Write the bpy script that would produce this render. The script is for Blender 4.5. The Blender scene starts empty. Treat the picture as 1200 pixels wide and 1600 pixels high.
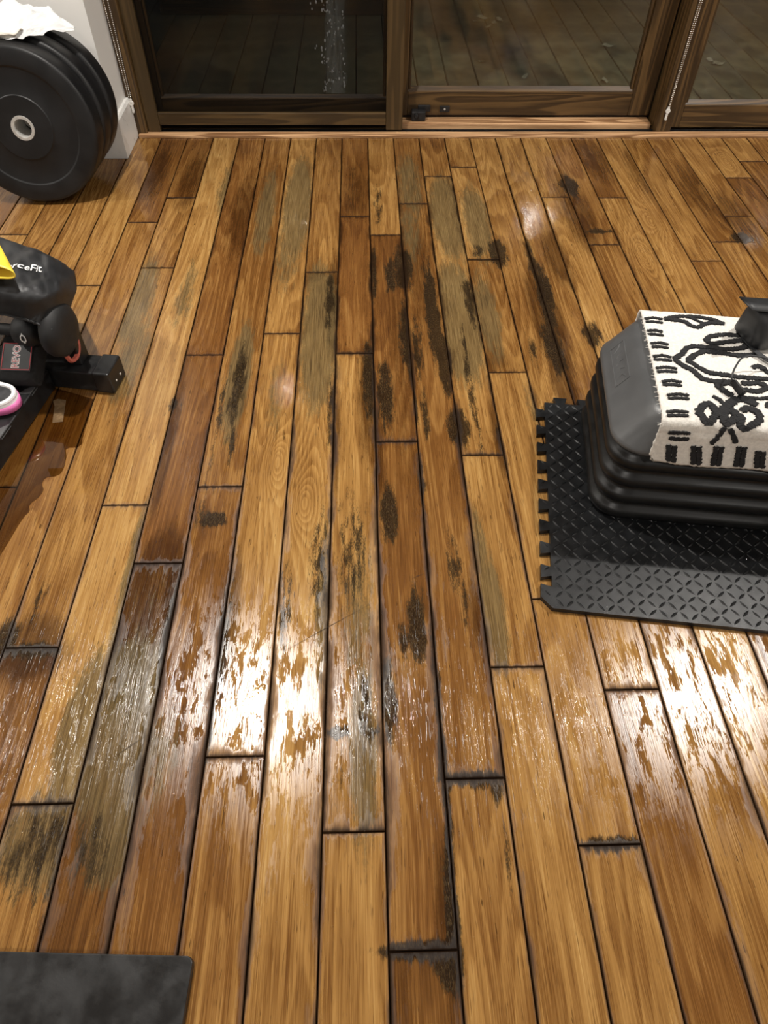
import bpy, bmesh, math, random
import numpy as np
from mathutils import Vector, Matrix, noise

random.seed(7)
rng = np.random.default_rng(11)
scn = bpy.context.scene
col = scn.collection

# ------------------------------------------------------------------ camera
cam_d = bpy.data.cameras.new('camera')
cam_d.sensor_fit = 'HORIZONTAL'
cam_d.sensor_width = 36.0
cam_d.lens = 36.0 * 1088.18 / 1200.0
cam_d.clip_start = 0.02
cam = bpy.data.objects.new('camera', cam_d)
col.objects.link(cam)
cam.matrix_world = Matrix(((0.99961711, 0.01358054, -0.02410814, 0.0779),
                           (-0.02583351, 0.77018251, -0.63730019, 0.0),
                           (0.00991279, 0.63767897, 0.77023845, 1.16647),
                           (0, 0, 0, 1)))
scn.camera = cam

# ------------------------------------------------------------------ world: night outside
world = bpy.data.worlds.new('night')
scn.world = world
world.use_nodes = True
world.node_tree.nodes['Background'].inputs[0].default_value = (0.012, 0.014, 0.018, 1)
world.node_tree.nodes['Background'].inputs[1].default_value = 0.6

# ------------------------------------------------------------------ exposure
scn.view_settings.view_transform = 'Standard'
scn.view_settings.look = 'None'
scn.view_settings.gamma = 1.0
scn.view_settings.use_curve_mapping = False
scn.view_settings.exposure = 0.22
scn.cycles.use_denoising = True
scn.cycles.max_bounces = 6
scn.cycles.transparent_max_bounces = 12
scn.cycles.caustics_reflective = True
scn.cycles.sample_clamp_indirect = 30.0

# ------------------------------------------------------------------ ceiling downlights (grid)
CEIL = 2.5
LAMP_X = (-2.9, -0.52, 1.9, 4.3)
LAMP_Y = (1.65, -1.0, -3.6)
LAMP_W = (36.0, 14.0, 14.0)         # watts per row
LAMP_COL = (1.0, 0.955, 0.89)
LAMP_SPREAD = math.radians(150)
ROOM = (-4.2, 5.6, -4.9, 2.87)      # x0, x1, y0, y1

# ================================================================== helpers
def link(o, parent=None):
    col.objects.link(o)
    if parent is not None:
        o.parent = parent
    return o

def obj(name, me, mat=None, parent=None, loc=None, smooth=False):
    o = bpy.data.objects.new(name, me)
    if mat is not None and not me.materials:
        me.materials.append(mat)
    link(o, parent)
    if loc is not None:
        o.location = loc
    if smooth:
        me.polygons.foreach_set('use_smooth', [True] * len(me.polygons))
        me.set_sharp_from_angle(angle=.75)
    return o

def tag(o, label=None, cat=None, group=None, kind=None):
    if label: o['label'] = label
    if cat: o['category'] = cat
    if group: o['group'] = group
    if kind: o['kind'] = kind
    return o

def thing(name, label, cat, loc=(0, 0, 0), rz=0.0, group=None):
    o = bpy.data.objects.new(name, None)
    o.empty_display_size = 0.05
    link(o)
    o.location = loc
    o.rotation_euler = (0, 0, rz)
    return tag(o, label, cat, group)

def mesh(name, v, f):
    me = bpy.data.meshes.new(name)
    me.from_pydata([tuple(map(float, p)) for p in v], [], f)
    me.update()
    return me

def bm_mesh(name, bm):
    me = bpy.data.meshes.new(name)
    bm.to_mesh(me)
    bm.free()
    me.update()
    return me

def box_me(name, x0, x1, y0, y1, z0, z1, bev=0.0, seg=2):
    bm = bmesh.new()
    bmesh.ops.create_cube(bm, size=1.0)
    for v in bm.verts:
        v.co = Vector((x0 + (v.co.x + .5) * (x1 - x0), y0 + (v.co.y + .5) * (y1 - y0), z0 + (v.co.z + .5) * (z1 - z0)))
    if bev > 0:
        bmesh.ops.bevel(bm, geom=list(bm.edges), offset=bev, segments=seg, profile=0.5, affect='EDGES')
    return bm_mesh(name, bm)

def box(name, x0, x1, y0, y1, z0, z1, mat, parent=None, bev=0.0, seg=2, smooth=False):
    return obj(name, box_me(name, x0, x1, y0, y1, z0, z1, bev, seg), mat, parent, smooth=smooth)

def tube_me(name, pts, r, n=8, cap=True, flat=1.0):
    pts = [Vector(p) for p in pts]
    rr = r if isinstance(r, (list, tuple)) else [r] * len(pts)
    V, F = [], []
    t0 = (pts[1] - pts[0]).normalized()
    up = Vector((0, 0, 1)) if abs(t0.z) < .9 else Vector((0, 1, 0))
    side = t0.cross(up).normalized()
    for i, p in enumerate(pts):
        t = (pts[min(i + 1, len(pts) - 1)] - pts[max(i - 1, 0)]).normalized()
        side = (side - t * side.dot(t)).normalized()
        nn = t.cross(side)
        for k in range(n):
            a = 2 * math.pi * k / n
            V.append(p + side * math.cos(a) * rr[i] + nn * math.sin(a) * rr[i] * flat)
    for i in range(len(pts) - 1):
        for k in range(n):
            a, b = i * n + k, i * n + (k + 1) % n
            F.append((a, b, b + n, a + n))
    if cap:
        F.append(tuple(range(n - 1, -1, -1)))
        F.append(tuple((len(pts) - 1) * n + k for k in range(n)))
    return mesh(name, V, F)

def lathe_me(name, prof, n=48, axis='Z', close=False):
    """prof: list of (radius, height); optionally closed into a ring section"""
    V, F = [], []
    m = len(prof)
    for k in range(n):
        a = 2 * math.pi * k / n
        for r, h in prof:
            x, y = r * math.cos(a), r * math.sin(a)
            V.append((x, y, h) if axis == 'Z' else (x, -h, y) if axis == 'Y' else (h, x, y))
    for k in range(n):
        k2 = (k + 1) % n
        for i in range(m if close else m - 1):
            j = (i + 1) % m
            F.append((k * m + i, k * m + j, k2 * m + j, k2 * m + i))
    me = mesh(name, V, F)
    bm = bmesh.new(); bm.from_mesh(me)
    bmesh.ops.remove_doubles(bm, verts=bm.verts, dist=1e-6)
    bmesh.ops.recalc_face_normals(bm, faces=bm.faces)
    bm.to_mesh(me); bm.free()
    return me

def rrect(x0, x1, y0, y1, r, n=8):
    P = []
    for cx, cy, a0 in ((x1 - r, y1 - r, 0), (x0 + r, y1 - r, 90), (x0 + r, y0 + r, 180), (x1 - r, y0 + r, 270)):
        for i in range(n + 1):
            a = math.radians(a0 + 90 * i / n)
            P.append((cx + r * math.cos(a), cy + r * math.sin(a)))
    return P

def loft_me(name, layers, bottom=True, top=True):
    V, F = [], []
    n = len(layers[0][0])
    for P, z in layers:
        V += [(x, y, z) for x, y in P]
    for i in range(len(layers) - 1):
        for k in range(n):
            a, b = i * n + k, i * n + (k + 1) % n
            F.append((a, b, b + n, a + n))
    if bottom: F.append(tuple(range(n - 1, -1, -1)))
    if top: F.append(tuple((len(layers) - 1) * n + k for k in range(n)))
    return mesh(name, V, F)

def extrude_poly_me(name, P, z0, z1, bev=0.0):
    bm = bmesh.new()
    vs = [bm.verts.new((x, y, z0)) for x, y in P]
    f = bm.faces.new(vs)
    r = bmesh.ops.extrude_face_region(bm, geom=[f])
    up = [e for e in r['geom'] if isinstance(e, bmesh.types.BMVert)]
    for v in up: v.co.z = z1
    bmesh.ops.recalc_face_normals(bm, faces=bm.faces)
    if bev:
        es = [e for e in bm.edges if all(abs(v.co.z - z1) < 1e-6 for v in e.verts)]
        bmesh.ops.bevel(bm, geom=es, offset=bev, segments=2, profile=.5, affect='EDGES')
    return bm_mesh(name, bm)

def text_me(name, body, size=1.0, extrude=0.0, shear=0.0, bold=0.0):
    cu = bpy.data.curves.new(name, 'FONT')
    cu.body = body; cu.size = size; cu.extrude = extrude; cu.shear = shear; cu.offset = bold
    cu.resolution_u = 3
    o = bpy.data.objects.new(name, cu); col.objects.link(o)
    dg = bpy.context.evaluated_depsgraph_get()
    me = bpy.data.meshes.new_from_object(o.evaluated_get(dg))
    bpy.data.objects.remove(o)
    bpy.data.curves.remove(cu)
    return me

def fbm(x, y, z=0.0, o=3):
    return noise.fractal(Vector((x, y, z)), 1.0, 2.0, o)

# ------------------------------------------------------------------ node helper
class NT:
    def __init__(s, name):
        s.m = bpy.data.materials.new(name)
        s.m.use_nodes = True
        s.t = s.m.node_tree
        s.t.nodes.clear()
        s.out = s.t.nodes.new('ShaderNodeOutputMaterial')
    def n(s, ty, **kw):
        nd = s.t.nodes.new('ShaderNode' + ty)
        for k, v in kw.items(): setattr(nd, k, v)
        return nd
    def set(s, sock, v):
        if v is None: return
        if hasattr(v, 'is_output') or isinstance(v, bpy.types.NodeSocket): s.t.links.new(v, sock)
        else: sock.default_value = v
    def math(s, op, a, b=None, c=None, clamp=False):
        nd = s.n('Math', operation=op); nd.use_clamp = clamp
        for i, v in enumerate((a, b, c)):
            if v is not None: s.set(nd.inputs[i], v)
        return nd.outputs[0]
    def vmul(s, v, k):
        nd = s.n('VectorMath', operation='MULTIPLY'); s.set(nd.inputs[0], v); s.set(nd.inputs[1], k); return nd.outputs[0]
    def vadd(s, v, k):
        nd = s.n('VectorMath', operation='ADD'); s.set(nd.inputs[0], v); s.set(nd.inputs[1], k); return nd.outputs[0]
    def noise(s, vec, scale, detail=3, rough=.55, dist=0.0):
        nd = s.n('TexNoise'); s.set(nd.inputs['Vector'], vec)
        nd.inputs['Scale'].default_value = scale; nd.inputs['Detail'].default_value = detail
        nd.inputs['Roughness'].default_value = rough; nd.inputs['Distortion'].default_value = dist
        return nd.outputs[0]
    def ramp(s, v, a, b, lo=0.0, hi=1.0, smooth=True):
        nd = s.n('MapRange'); nd.interpolation_type = 'SMOOTHSTEP' if smooth else 'LINEAR'
        s.set(nd.inputs[0], v)
        for i, x in ((1, a), (2, b), (3, lo), (4, hi)): s.set(nd.inputs[i], x)
        return nd.outputs[0]
    def mix(s, f, a, b, bt='MIX'):
        nd = s.n('Mix', data_type='RGBA', blend_type=bt)
        s.set(nd.inputs[0], f)
        for i, v in ((6, a), (7, b)):
            if isinstance(v, tuple) and len(v) == 3: v = (*v, 1)
            s.set(nd.inputs[i], v)
        return nd.outputs[2]
    def attr(s, name, obj=True):
        nd = s.n('Attribute'); nd.attribute_name = name
        nd.attribute_type = 'OBJECT' if obj else 'GEOMETRY'
        return nd
    def bump(s, h, strength=.3, dist=.001, normal=None):
        nd = s.n('Bump'); nd.inputs['Strength'].default_value = strength; nd.inputs['Distance'].default_value = dist
        s.set(nd.inputs['Height'], h); s.set(nd.inputs['Normal'], normal); return nd.outputs[0]
    def schlick(s, f0, k=1.0):
        lw = s.n('LayerWeight'); lw.inputs['Blend'].default_value = .5
        return s.math('MULTIPLY_ADD', s.math('POWER', lw.outputs['Facing'], 5.0), (1 - f0) * k, f0 * k, clamp=True)
    def bsdf(s, color, rough=.5, metal=0.0, normal=None, **kw):
        nd = s.n('BsdfPrincipled')
        if isinstance(color, tuple) and len(color) == 3: color = (*color, 1)
        s.set(nd.inputs['Base Color'], color); s.set(nd.inputs['Roughness'], rough); s.set(nd.inputs['Metallic'], metal)
        s.set(nd.inputs['Normal'], normal)
        for k, v in kw.items(): s.set(nd.inputs[k], v)
        s.t.links.new(nd.outputs[0], s.out.inputs[0])
        return nd

def plain(name, c, rough=.5, metal=0.0, var=.12, scale=30, bump=0.0, bscale=400, **kw):
    t = NT(name)
    tc = t.n('TexCoord').outputs['Object']
    nz = t.noise(tc, scale, 4)
    dark = tuple(x * (1 - var) for x in c); lite = tuple(min(1, x * (1 + var)) for x in c)
    colr = t.mix(t.ramp(nz, .3, .7), dark, lite)
    nrm = None
    if bump: nrm = t.bump(t.noise(tc, bscale, 3), bump, .001)
    rg = t.ramp(nz, .3, .7, max(0.02, rough - .06), rough + .06)
    t.bsdf(colr, rg, metal, nrm, **kw)
    return t.m

# ================================================================== materials
def mat_oak():
    t = NT('oak_plank')
    tc = t.n('TexCoord').outputs['Object']
    seed = t.attr('seed').outputs['Fac']; tone = t.attr('tone').outputs['Fac']; red = t.attr('red').outputs['Fac']
    plen = t.attr('plen').outputs['Fac']; grime = t.attr('grime').outputs['Fac']; gend = t.attr('grime_end').outputs['Fac']
    kx = t.attr('knot_x').outputs['Fac']; ky = t.attr('knot_y').outputs['Fac']; ka = t.attr('knot').outputs['Fac']
    st = t.attr('stain', False).outputs['Color']
    ss = t.n('SeparateColor'); t.set(ss.inputs[0], st)
    uvn = t.n('UVMap'); uvn.uv_map = 'UVMap'
    su = t.n('SeparateXYZ'); t.set(su.inputs[0], uvn.outputs[0])
    sx = t.n('SeparateXYZ'); t.set(sx.inputs[0], tc)
    off = t.n('CombineXYZ'); t.set(off.inputs[0], t.math('MULTIPLY', seed, 7.3)); t.set(off.inputs[1], t.math('MULTIPLY', seed, 13.7)); t.set(off.inputs[2], t.math('MULTIPLY', seed, 29.1))
    # ---- ring field: contours of a stretched low-frequency noise, plus a knot
    low = t.noise(t.vadd(t.vmul(tc, (7.0, .75, 1.0)), off.outputs[0]), 1.0, 2.0, .45)
    dx = t.math('DIVIDE', t.math('SUBTRACT', sx.outputs[0], kx), .022); dy = t.math('DIVIDE', t.math('SUBTRACT', sx.outputs[1], ky), .07)
    kn = t.math('DIVIDE', ka, t.math('ADD', 1.0, t.math('ADD', t.math('MULTIPLY', dx, dx), t.math('MULTIPLY', dy, dy))))
    wob = t.noise(t.vadd(t.vmul(tc, (45, 5, 1)), off.outputs[0]), 1.0, 2, .5)
    field = t.math('ADD', t.math('ADD', t.math('MULTIPLY', low, 17.0), t.math('MULTIPLY', kn, 9.0)), t.math('MULTIPLY', wob, .45))
    fr = t.math('FRACT', field)
    ring = t.math('MULTIPLY', t.ramp(fr, 0.0, .75), t.ramp(fr, 1.0, .86))
    # ---- straight fibres and pores
    fib = t.noise(t.vadd(t.vmul(tc, (520, 9, 1)), off.outputs[0]), 1.0, 3, .6)
    fib2 = t.noise(t.vadd(t.vmul(tc, (150, 3.0, 1)), off.outputs[0]), 1.0, 2, .6)
    pore = t.ramp(t.noise(t.vadd(t.vmul(tc, (420, 22, 1)), off.outputs[0]), 1.0, 2, .5), .60, .70)
    blot = t.noise(t.vadd(t.vmul(tc, (14, 3.5, 1)), off.outputs[0]), 1.0, 3, .55)
    blot2 = t.noise(t.vadd(t.vmul(tc, (5, 1.1, 1)), off.outputs[0]), 1.0, 2, .5)
    tv = t.math('ADD', tone, t.math('ADD', t.math('MULTIPLY', t.math('SUBTRACT', blot2, .5), .55), t.math('MULTIPLY', t.math('SUBTRACT', blot, .5), .45)))
    tv = t.math('ADD', tv, t.math('MULTIPLY', t.math('SUBTRACT', fib2, .5), .32))
    tv = t.math('SUBTRACT', tv, t.math('MULTIPLY', ring, .16))
    tv = t.math('ADD', tv, t.math('MULTIPLY', t.math('SUBTRACT', fib, .5), .8))
    cr = t.n('ValToRGB'); t.set(cr.inputs[0], tv)
    el = cr.color_ramp.elements
    el[0].position = 0.0; el[0].color = (.060, .022, .006, 1)
    el[1].position = 1.0; el[1].color = (.525, .326, .117, 1)
    e = el.new(.32); e.color = (.160, .069, .0165, 1)
    e = el.new(.62); e.color = (.33, .173, .050, 1)
    c = t.mix(t.math('MULTIPLY', red, .5), cr.outputs[0], (.205, .080, .023), 'MIX')
    c = t.mix(t.math('MULTIPLY', pore, .55), c, (.075, .030, .008))
    fleck = t.ramp(t.noise(t.vadd(t.vmul(tc, (230, 26, 1)), off.outputs[0]), 1.0, 2, .5), .69, .74)
    c = t.mix(t.math('MULTIPLY', fleck, .75), c, (.045, .018, .005))
    # ---- stains
    nS = t.noise(t.vadd(t.vmul(tc, (90, 16, 1)), off.outputs[0]), 1.0, 4, .65)
    nF = t.noise(t.vadd(t.vmul(tc, (700, 150, 1)), off.outputs[0]), 1.0, 3, .6)
    nstain = t.math('ADD', t.math('MULTIPLY', t.math('SUBTRACT', nS, .5), 1.5), t.math('MULTIPLY', t.math('SUBTRACT', nF, .5), .9))
    def mask(ch, lo, hi, amp=1.0):
        return t.ramp(t.math('ADD', ch, t.math('MULTIPLY', nstain, amp)), lo, hi)
    mD = mask(ss.outputs[2], .15, .85, .5)
    c = t.mix(t.math('MULTIPLY', mD, .82), c, t.mix(.86, c, (.16, .10, .065), 'MULTIPLY'))
    mG = mask(ss.outputs[1], .30, .75, .75)
    c = t.mix(t.math('MULTIPLY', mG, .78), c, t.mix(t.ramp(fib, .3, .7), (.055, .040, .018), (.16, .115, .05)))
    mK = mask(ss.outputs[0], .34, .70, 1.0)
    c = t.mix(t.math('MULTIPLY', mK, .93), c, t.mix(t.ramp(nF, .45, .75), (.012, .007, .004), (.075, .05, .022)))
    # ---- grime in the seams
    ex = t.math('MULTIPLY', t.math('MINIMUM', su.outputs[0], t.math('SUBTRACT', 1.0, su.outputs[0])), .1)
    ey = t.math('MULTIPLY', t.math('MINIMUM', su.outputs[1], t.math('SUBTRACT', 1.0, su.outputs[1])), plen)
    gn = t.noise(t.vadd(t.vmul(tc, (30, 7, 1)), off.outputs[0]), 1.0, 4, .6)
    wx = t.math('MULTIPLY', grime, t.ramp(gn, .38, .75, .0012, .012))
    wy = t.math('MULTIPLY', gend, t.ramp(nS, .3, .7, .003, .016))
    wx = t.math('MAXIMUM', wx, .0021); wy = t.math('MAXIMUM', wy, .0026)
    gx = t.ramp(ex, 0.0, wx, 1.0, 0.0); gy = t.ramp(ey, 0.0, wy, 1.0, 0.0)
    hx = t.ramp(ex, 0.0, t.math('MULTIPLY', wx, 2.8), 1.0, 0.0); hy = t.ramp(ey, 0.0, t.math('MULTIPLY', wy, 2.8), 1.0, 0.0)
    h = t.math('MAXIMUM', hx, hy)
    c = t.mix(t.math('MULTIPLY', h, .5), c, t.mix(1.0, c, (.30, .22, .16), 'MULTIPLY'))
    g = t.math('MAXIMUM', gx, gy)
    c = t.mix(t.math('MULTIPLY', g, .93), c, (.014, .007, .0035))
    # ---- wet sheen: satin wood with smooth water pools
    pn = t.noise(t.vadd(t.vmul(tc, (46, 13, 1)), off.outputs[0]), 1.0, 5, .68, .4)
    pf = t.noise(t.vmul(tc, (420, 45, 1)), 1.0, 3, .6)
    pool = t.ramp(t.math('ADD', pn, t.math('MULTIPLY', t.math('SUBTRACT', pf, .5), .50)), .515, .55)
    wet = t.ramp(t.math('ADD', t.attr('stain', False).outputs['Alpha'], t.math('MULTIPLY', t.math('SUBTRACT', pn, .5), 1.1)), .36, .46)
    pool = t.math('MAXIMUM', pool, wet)
    rgh = t.math('ADD', .250, t.math('MULTIPLY', t.math('SUBTRACT', fib, .5), .12))
    rgh = t.math('MULTIPLY_ADD', pool, t.math('SUBTRACT', .045, rgh), rgh)
    b1 = t.math('ADD', t.math('MULTIPLY', fib, 1.0), t.math('ADD', t.math('MULTIPLY', pore, -.8), t.math('MULTIPLY', ring, -.3)))
    b1 = t.math('MULTIPLY', b1, t.math('SUBTRACT', 1.0, t.math('MULTIPLY', pool, .85)))
    nr = t.bump(b1, .22, .0006)
    big = t.noise(t.vadd(t.vmul(tc, (22, 7, 1)), off.outputs[0]), 1.0, 2, .5)
    nr = t.bump(big, .10, .003, nr)
    rip = t.noise(t.vmul(tc, (150, 110, 1)), 1.0, 2, .6)
    nr = t.bump(t.math('MULTIPLY', rip, wet), .16, .0012, nr)
    # dirty seams are dull, not glossy
    rgh = t.math('MULTIPLY_ADD', h, t.math('SUBTRACT', .55, rgh), rgh)
    df = t.n('BsdfDiffuse'); t.set(df.inputs['Color'], c); t.set(df.inputs['Normal'], nr)
    gl = t.n('BsdfGlossy'); gl.distribution = 'BECKMANN'; t.set(gl.inputs['Roughness'], rgh); t.set(gl.inputs['Normal'], nr)
    fz = t.n('Fresnel'); fz.inputs['IOR'].default_value = 1.66; t.set(fz.inputs['Normal'], nr)
    mx = t.n('MixShader'); t.set(mx.inputs[0], t.math('MULTIPLY', fz.outputs[0], t.math('SUBTRACT', 1.0, t.math('MULTIPLY', t.math('MAXIMUM', g, t.math('MULTIPLY', h, .75)), .92))))
    t.set(mx.inputs[1], df.outputs[0]); t.set(mx.inputs[2], gl.outputs[0])
    t.t.links.new(mx.outputs[0], t.out.inputs[0])
    return t.m

def mat_wood_dark(name, dark, lite, axis='X', rough=.42, scale=1.0):
    t = NT(name)
    tc = t.n('TexCoord').outputs['Object']
    k = (2.0, 40, 40) if axis == 'X' else (40, 40, 2.0) if axis == 'Z' else (40, 2.0, 40)
    k = tuple(x * scale for x in k)
    low = t.noise(t.vmul(tc, tuple(x * .35 for x in k)), 1.0, 2, .5, .3)
    fr = t.math('FRACT', t.math('MULTIPLY', low, 9.0))
    ring = t.math('MULTIPLY', t.ramp(fr, 0, .7), t.ramp(fr, 1.0, .85))
    fib = t.noise(t.vmul(tc, tuple(x * 8 for x in k)), 1.0, 3, .6)
    v = t.math('ADD', t.math('MULTIPLY', ring, .55), t.math('MULTIPLY', fib, .55))
    c = t.mix(t.ramp(v, .15, .95), lite, dark)
    t.bsdf(c, rough, 0.0, t.bump(fib, .15, .0006))
    return t.m

def mat_glass():
    t = NT('window_glass')
    tc = t.n('TexCoord').outputs['Object']
    gl = t.n('BsdfGlossy'); gl.inputs['Roughness'].default_value = 0.07
    gl.inputs['Color'].default_value = (1, 1, 1, 1)
    tr = t.n('BsdfTransparent'); tr.inputs['Color'].default_value = (.86, .88, .86, 1)
    # two faces of the pane reflect
    f2 = t.schlick(.085)
    mx = t.n('MixShader'); t.set(mx.inputs[0], f2); t.set(mx.inputs[1], tr.outputs[0]); t.set(mx.inputs[2], gl.outputs[0])
    # faint dirt film low on the pane
    df = t.n('BsdfDiffuse'); df.inputs['Color'].default_value = (.35, .33, .28, 1)
    nz = t.noise(t.vmul(tc, (3, 3, 9)), 1.0, 5, .65)
    m2 = t.n('MixShader'); t.set(m2.inputs[0], t.ramp(nz, .45, .8, .006, .035)); t.set(m2.inputs[1], mx.outputs[0]); t.set(m2.inputs[2], df.outputs[0])
    t.t.links.new(m2.outputs[0], t.out.inputs[0])
    return t.m

def mat_screen():
    t = NT('insect_mesh')
    df = t.n('BsdfDiffuse'); df.inputs['Color'].default_value = (.006, .006, .006, 1)
    tr = t.n('BsdfTransparent')
    mx = t.n('MixShader'); mx.inputs[0].default_value = .36
    t.set(mx.inputs[1], tr.outputs[0]); t.set(mx.inputs[2], df.outputs[0])
    t.t.links.new(mx.outputs[0], t.out.inputs[0])
    return t.m

def mat_water(name='water'):
    t = NT(name)
    gl = t.n('BsdfGlossy'); gl.inputs['Roughness'].default_value = .03
    tr = t.n('BsdfTransparent')
    mx = t.n('MixShader'); t.set(mx.inputs[0], t.schlick(.05)); t.set(mx.inputs[1], tr.outputs[0]); t.set(mx.inputs[2], gl.outputs[0])
    t.t.links.new(mx.outputs[0], t.out.inputs[0])
    return t.m

def mat_emit(name, c, s):
    t = NT(name)
    e = t.n('Emission'); e.inputs[0].default_value = (*c, 1); e.inputs[1].default_value = s
    t.t.links.new(e.outputs[0], t.out.inputs[0])
    return t.m

OAK = mat_oak()
FRAME = mat_wood_dark('stained_frame_wood', (.034, .018, .0055), (.115, .064, .021), 'X')
FRAME_Z = mat_wood_dark('stained_frame_wood_upright', (.034, .018, .0055), (.115, .064, .021), 'Z')
SCREENWOOD = mat_wood_dark('screen_frame_wood', (.034, .020, .007), (.085, .050, .017), 'X')
SCREENWOOD_Z = mat_wood_dark('screen_frame_wood_upright', (.042, .025, .008), (.078, .046, .016), 'Z')
SILL = mat_wood_dark('sill_oak', (.22, .105, .042), (.66, .40, .21), 'X', .38)
WALL = plain('white_paint', (.80, .79, .76), .55, var=.015, scale=4)
TRIM = plain('white_gloss_trim', (.78, .77, .74), .32, var=.03, scale=14)
CEILM = plain('ceiling_paint', (.82, .81, .79), .7, var=.01)
SUBF = plain('dark_subfloor', (.012, .007, .004), .8)
ALU = plain('black_aluminium', (.02, .02, .021), .38, .3, var=.3, scale=60)
GLASS = mat_glass(); MESHM = mat_screen(); WATER = mat_water()
RUBBER = plain('plate_rubber', (.0085, .0085, .009), .45, var=.18, scale=12, bump=.06, bscale=900, **{'Specular IOR Level': .38})
STEEL = plain('hub_steel', (.66, .65, .62), .35, .55, var=.1, scale=80)
FOAM = plain('eva_foam', (.0085, .009, .0098), .34, var=.25, scale=40, bump=.25, bscale=900, **{'Specular IOR Level': .40})
RISER = plain('riser_plastic', (.005, .005, .005), .36, var=.2, scale=20, bump=.04, bscale=700, **{'Specular IOR Level': .40})
GREY = plain('grey_plastic', (.085, .087, .089), .36, var=.05, scale=18, bump=.05, bscale=900)
SLAB = plain('rubber_slab', (.012, .0122, .0125), .34, var=.55, scale=26, bump=.12, bscale=260)
DECK = plain('wet_deck', (.21, .195, .125), .45, var=.35, scale=9, bump=.2, bscale=120)
BLACKST = plain('black_powdercoat', (.009, .009, .0095), .38, var=.15, scale=50, bump=.06, bscale=1500)
NYLON = plain('black_nylon', (.017, .0178, .0195), .46, var=.22, scale=25, bump=.15, bscale=1200)
NEOP = plain('black_foam_grip', (.007, .007, .0075), .6, var=.2, scale=60, bump=.12, bscale=900)
YELLOW = plain('yellow_latex', (.86, .62, .055), .42, var=.06, scale=12)
WHITEP = plain('white_plastic', (.80, .79, .79), .28, var=.03)
PINK = plain('pink_plastic', (.72, .17, .43), .3, var=.06)
GREYPAD = plain('charcoal_pad', (.03, .031, .033), .5, var=.3, scale=70)
CORAL = plain('coral_rubber', (.50, .12, .085), .5, var=.1)
REDT = plain('red_thread', (.46, .05, .06), .6, var=.15, scale=200)
WHITET = plain('white_print', (.86, .86, .85), .5, var=.03)
PILE = plain('cream_pile', (.74, .71, .655), .95, var=.10, scale=160, bump=.9, bscale=420)
PILEK = plain('black_pile', (.012, .012, .013), .9, var=.4, scale=260, bump=.9, bscale=600)
PAPER = plain('white_paper', (.70, .71, .71), .8, var=.02, scale=30)
CLOTH = plain('cream_cloth', (.78, .74, .66), .9, var=.05, scale=60, bump=.2, bscale=600)
BEADM = plain('steel_beads', (.70, .68, .63), .22, .85, var=.05)
CLEARP = plain('tensioner_plastic', (.72, .70, .66), .2, var=.1, scale=90)
REFLECT_PALE = plain('reflection_pale', (.42, .40, .30), .6, var=.2, scale=90)  # pale tint for reflections painted as small flecks

# ================================================================== room shell
x0, x1, y0, y1 = ROOM
wl = box('wall_back', x0 - .1, x1 + .1, y0 - .1, y0, -.05, CEIL + .1, WALL); tag(wl, 'white painted wall behind the photographer', kind='structure')
tag(box('wall_side_left', x0 - .1, x0, y0, 2.70, -.05, CEIL + .1, WALL), 'far left white painted wall', kind='structure')
tag(box('wall_side_right', x1, x1 + .1, y0, 3.05, -.05, CEIL + .1, WALL), 'far right white painted wall', kind='structure')
tag(box('ceiling', x0 - .1, x1 + .1, y0 - .1, 3.10, CEIL, CEIL + .1, CEILM), 'white ceiling with downlights', kind='structure')
WC = -.808                       # right face of the white wall return
tag(box('wall_left', x0, WC, 2.702, 3.05, -.02, CEIL, WALL), 'white wall behind the bumper plates', kind='structure')
tag(box('wall_front', WC, x1, 2.89, 3.05, 2.12, CEIL, WALL), 'white wall above the sliding doors', kind='structure')

# baseboard: front run and the short return to the door frame, with a chamfered top
def baseboard_me(name, pts_outer, pts_inner, h):
    V, F = [], []
    for (ox, oy), (ix, iy) in zip(pts_outer, pts_inner):
        V += [(ox, oy, 0.0005), (ox, oy, h - .010), (ox + (ix - ox) * .35, oy + (iy - oy) * .35, h), (ix, iy, h)]
    for i in range(len(pts_outer) - 1):
        for k in range(3):
            a = i * 4 + k
            F.append((a, a + 4, a + 5, a + 1))
    n = len(pts_outer) - 1
    F.append((0, 1, 2, 3)); F.append((n * 4 + 3, n * 4 + 2, n * 4 + 1, n * 4))
    me = mesh(name, V, F)
    bm = bmesh.new(); bm.from_mesh(me); bmesh.ops.recalc_face_normals(bm, faces=bm.faces); bm.to_mesh(me); bm.free()
    return me
bb = obj('baseboard_left', baseboard_me('baseboard', [(x0, 2.687), (-.793, 2.687), (-.793, 2.885)], [(x0, 2.702), (WC, 2.702), (WC, 2.885)], .137), TRIM)
tag(bb, 'white chamfered baseboard turning the corner', kind='structure')

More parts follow.
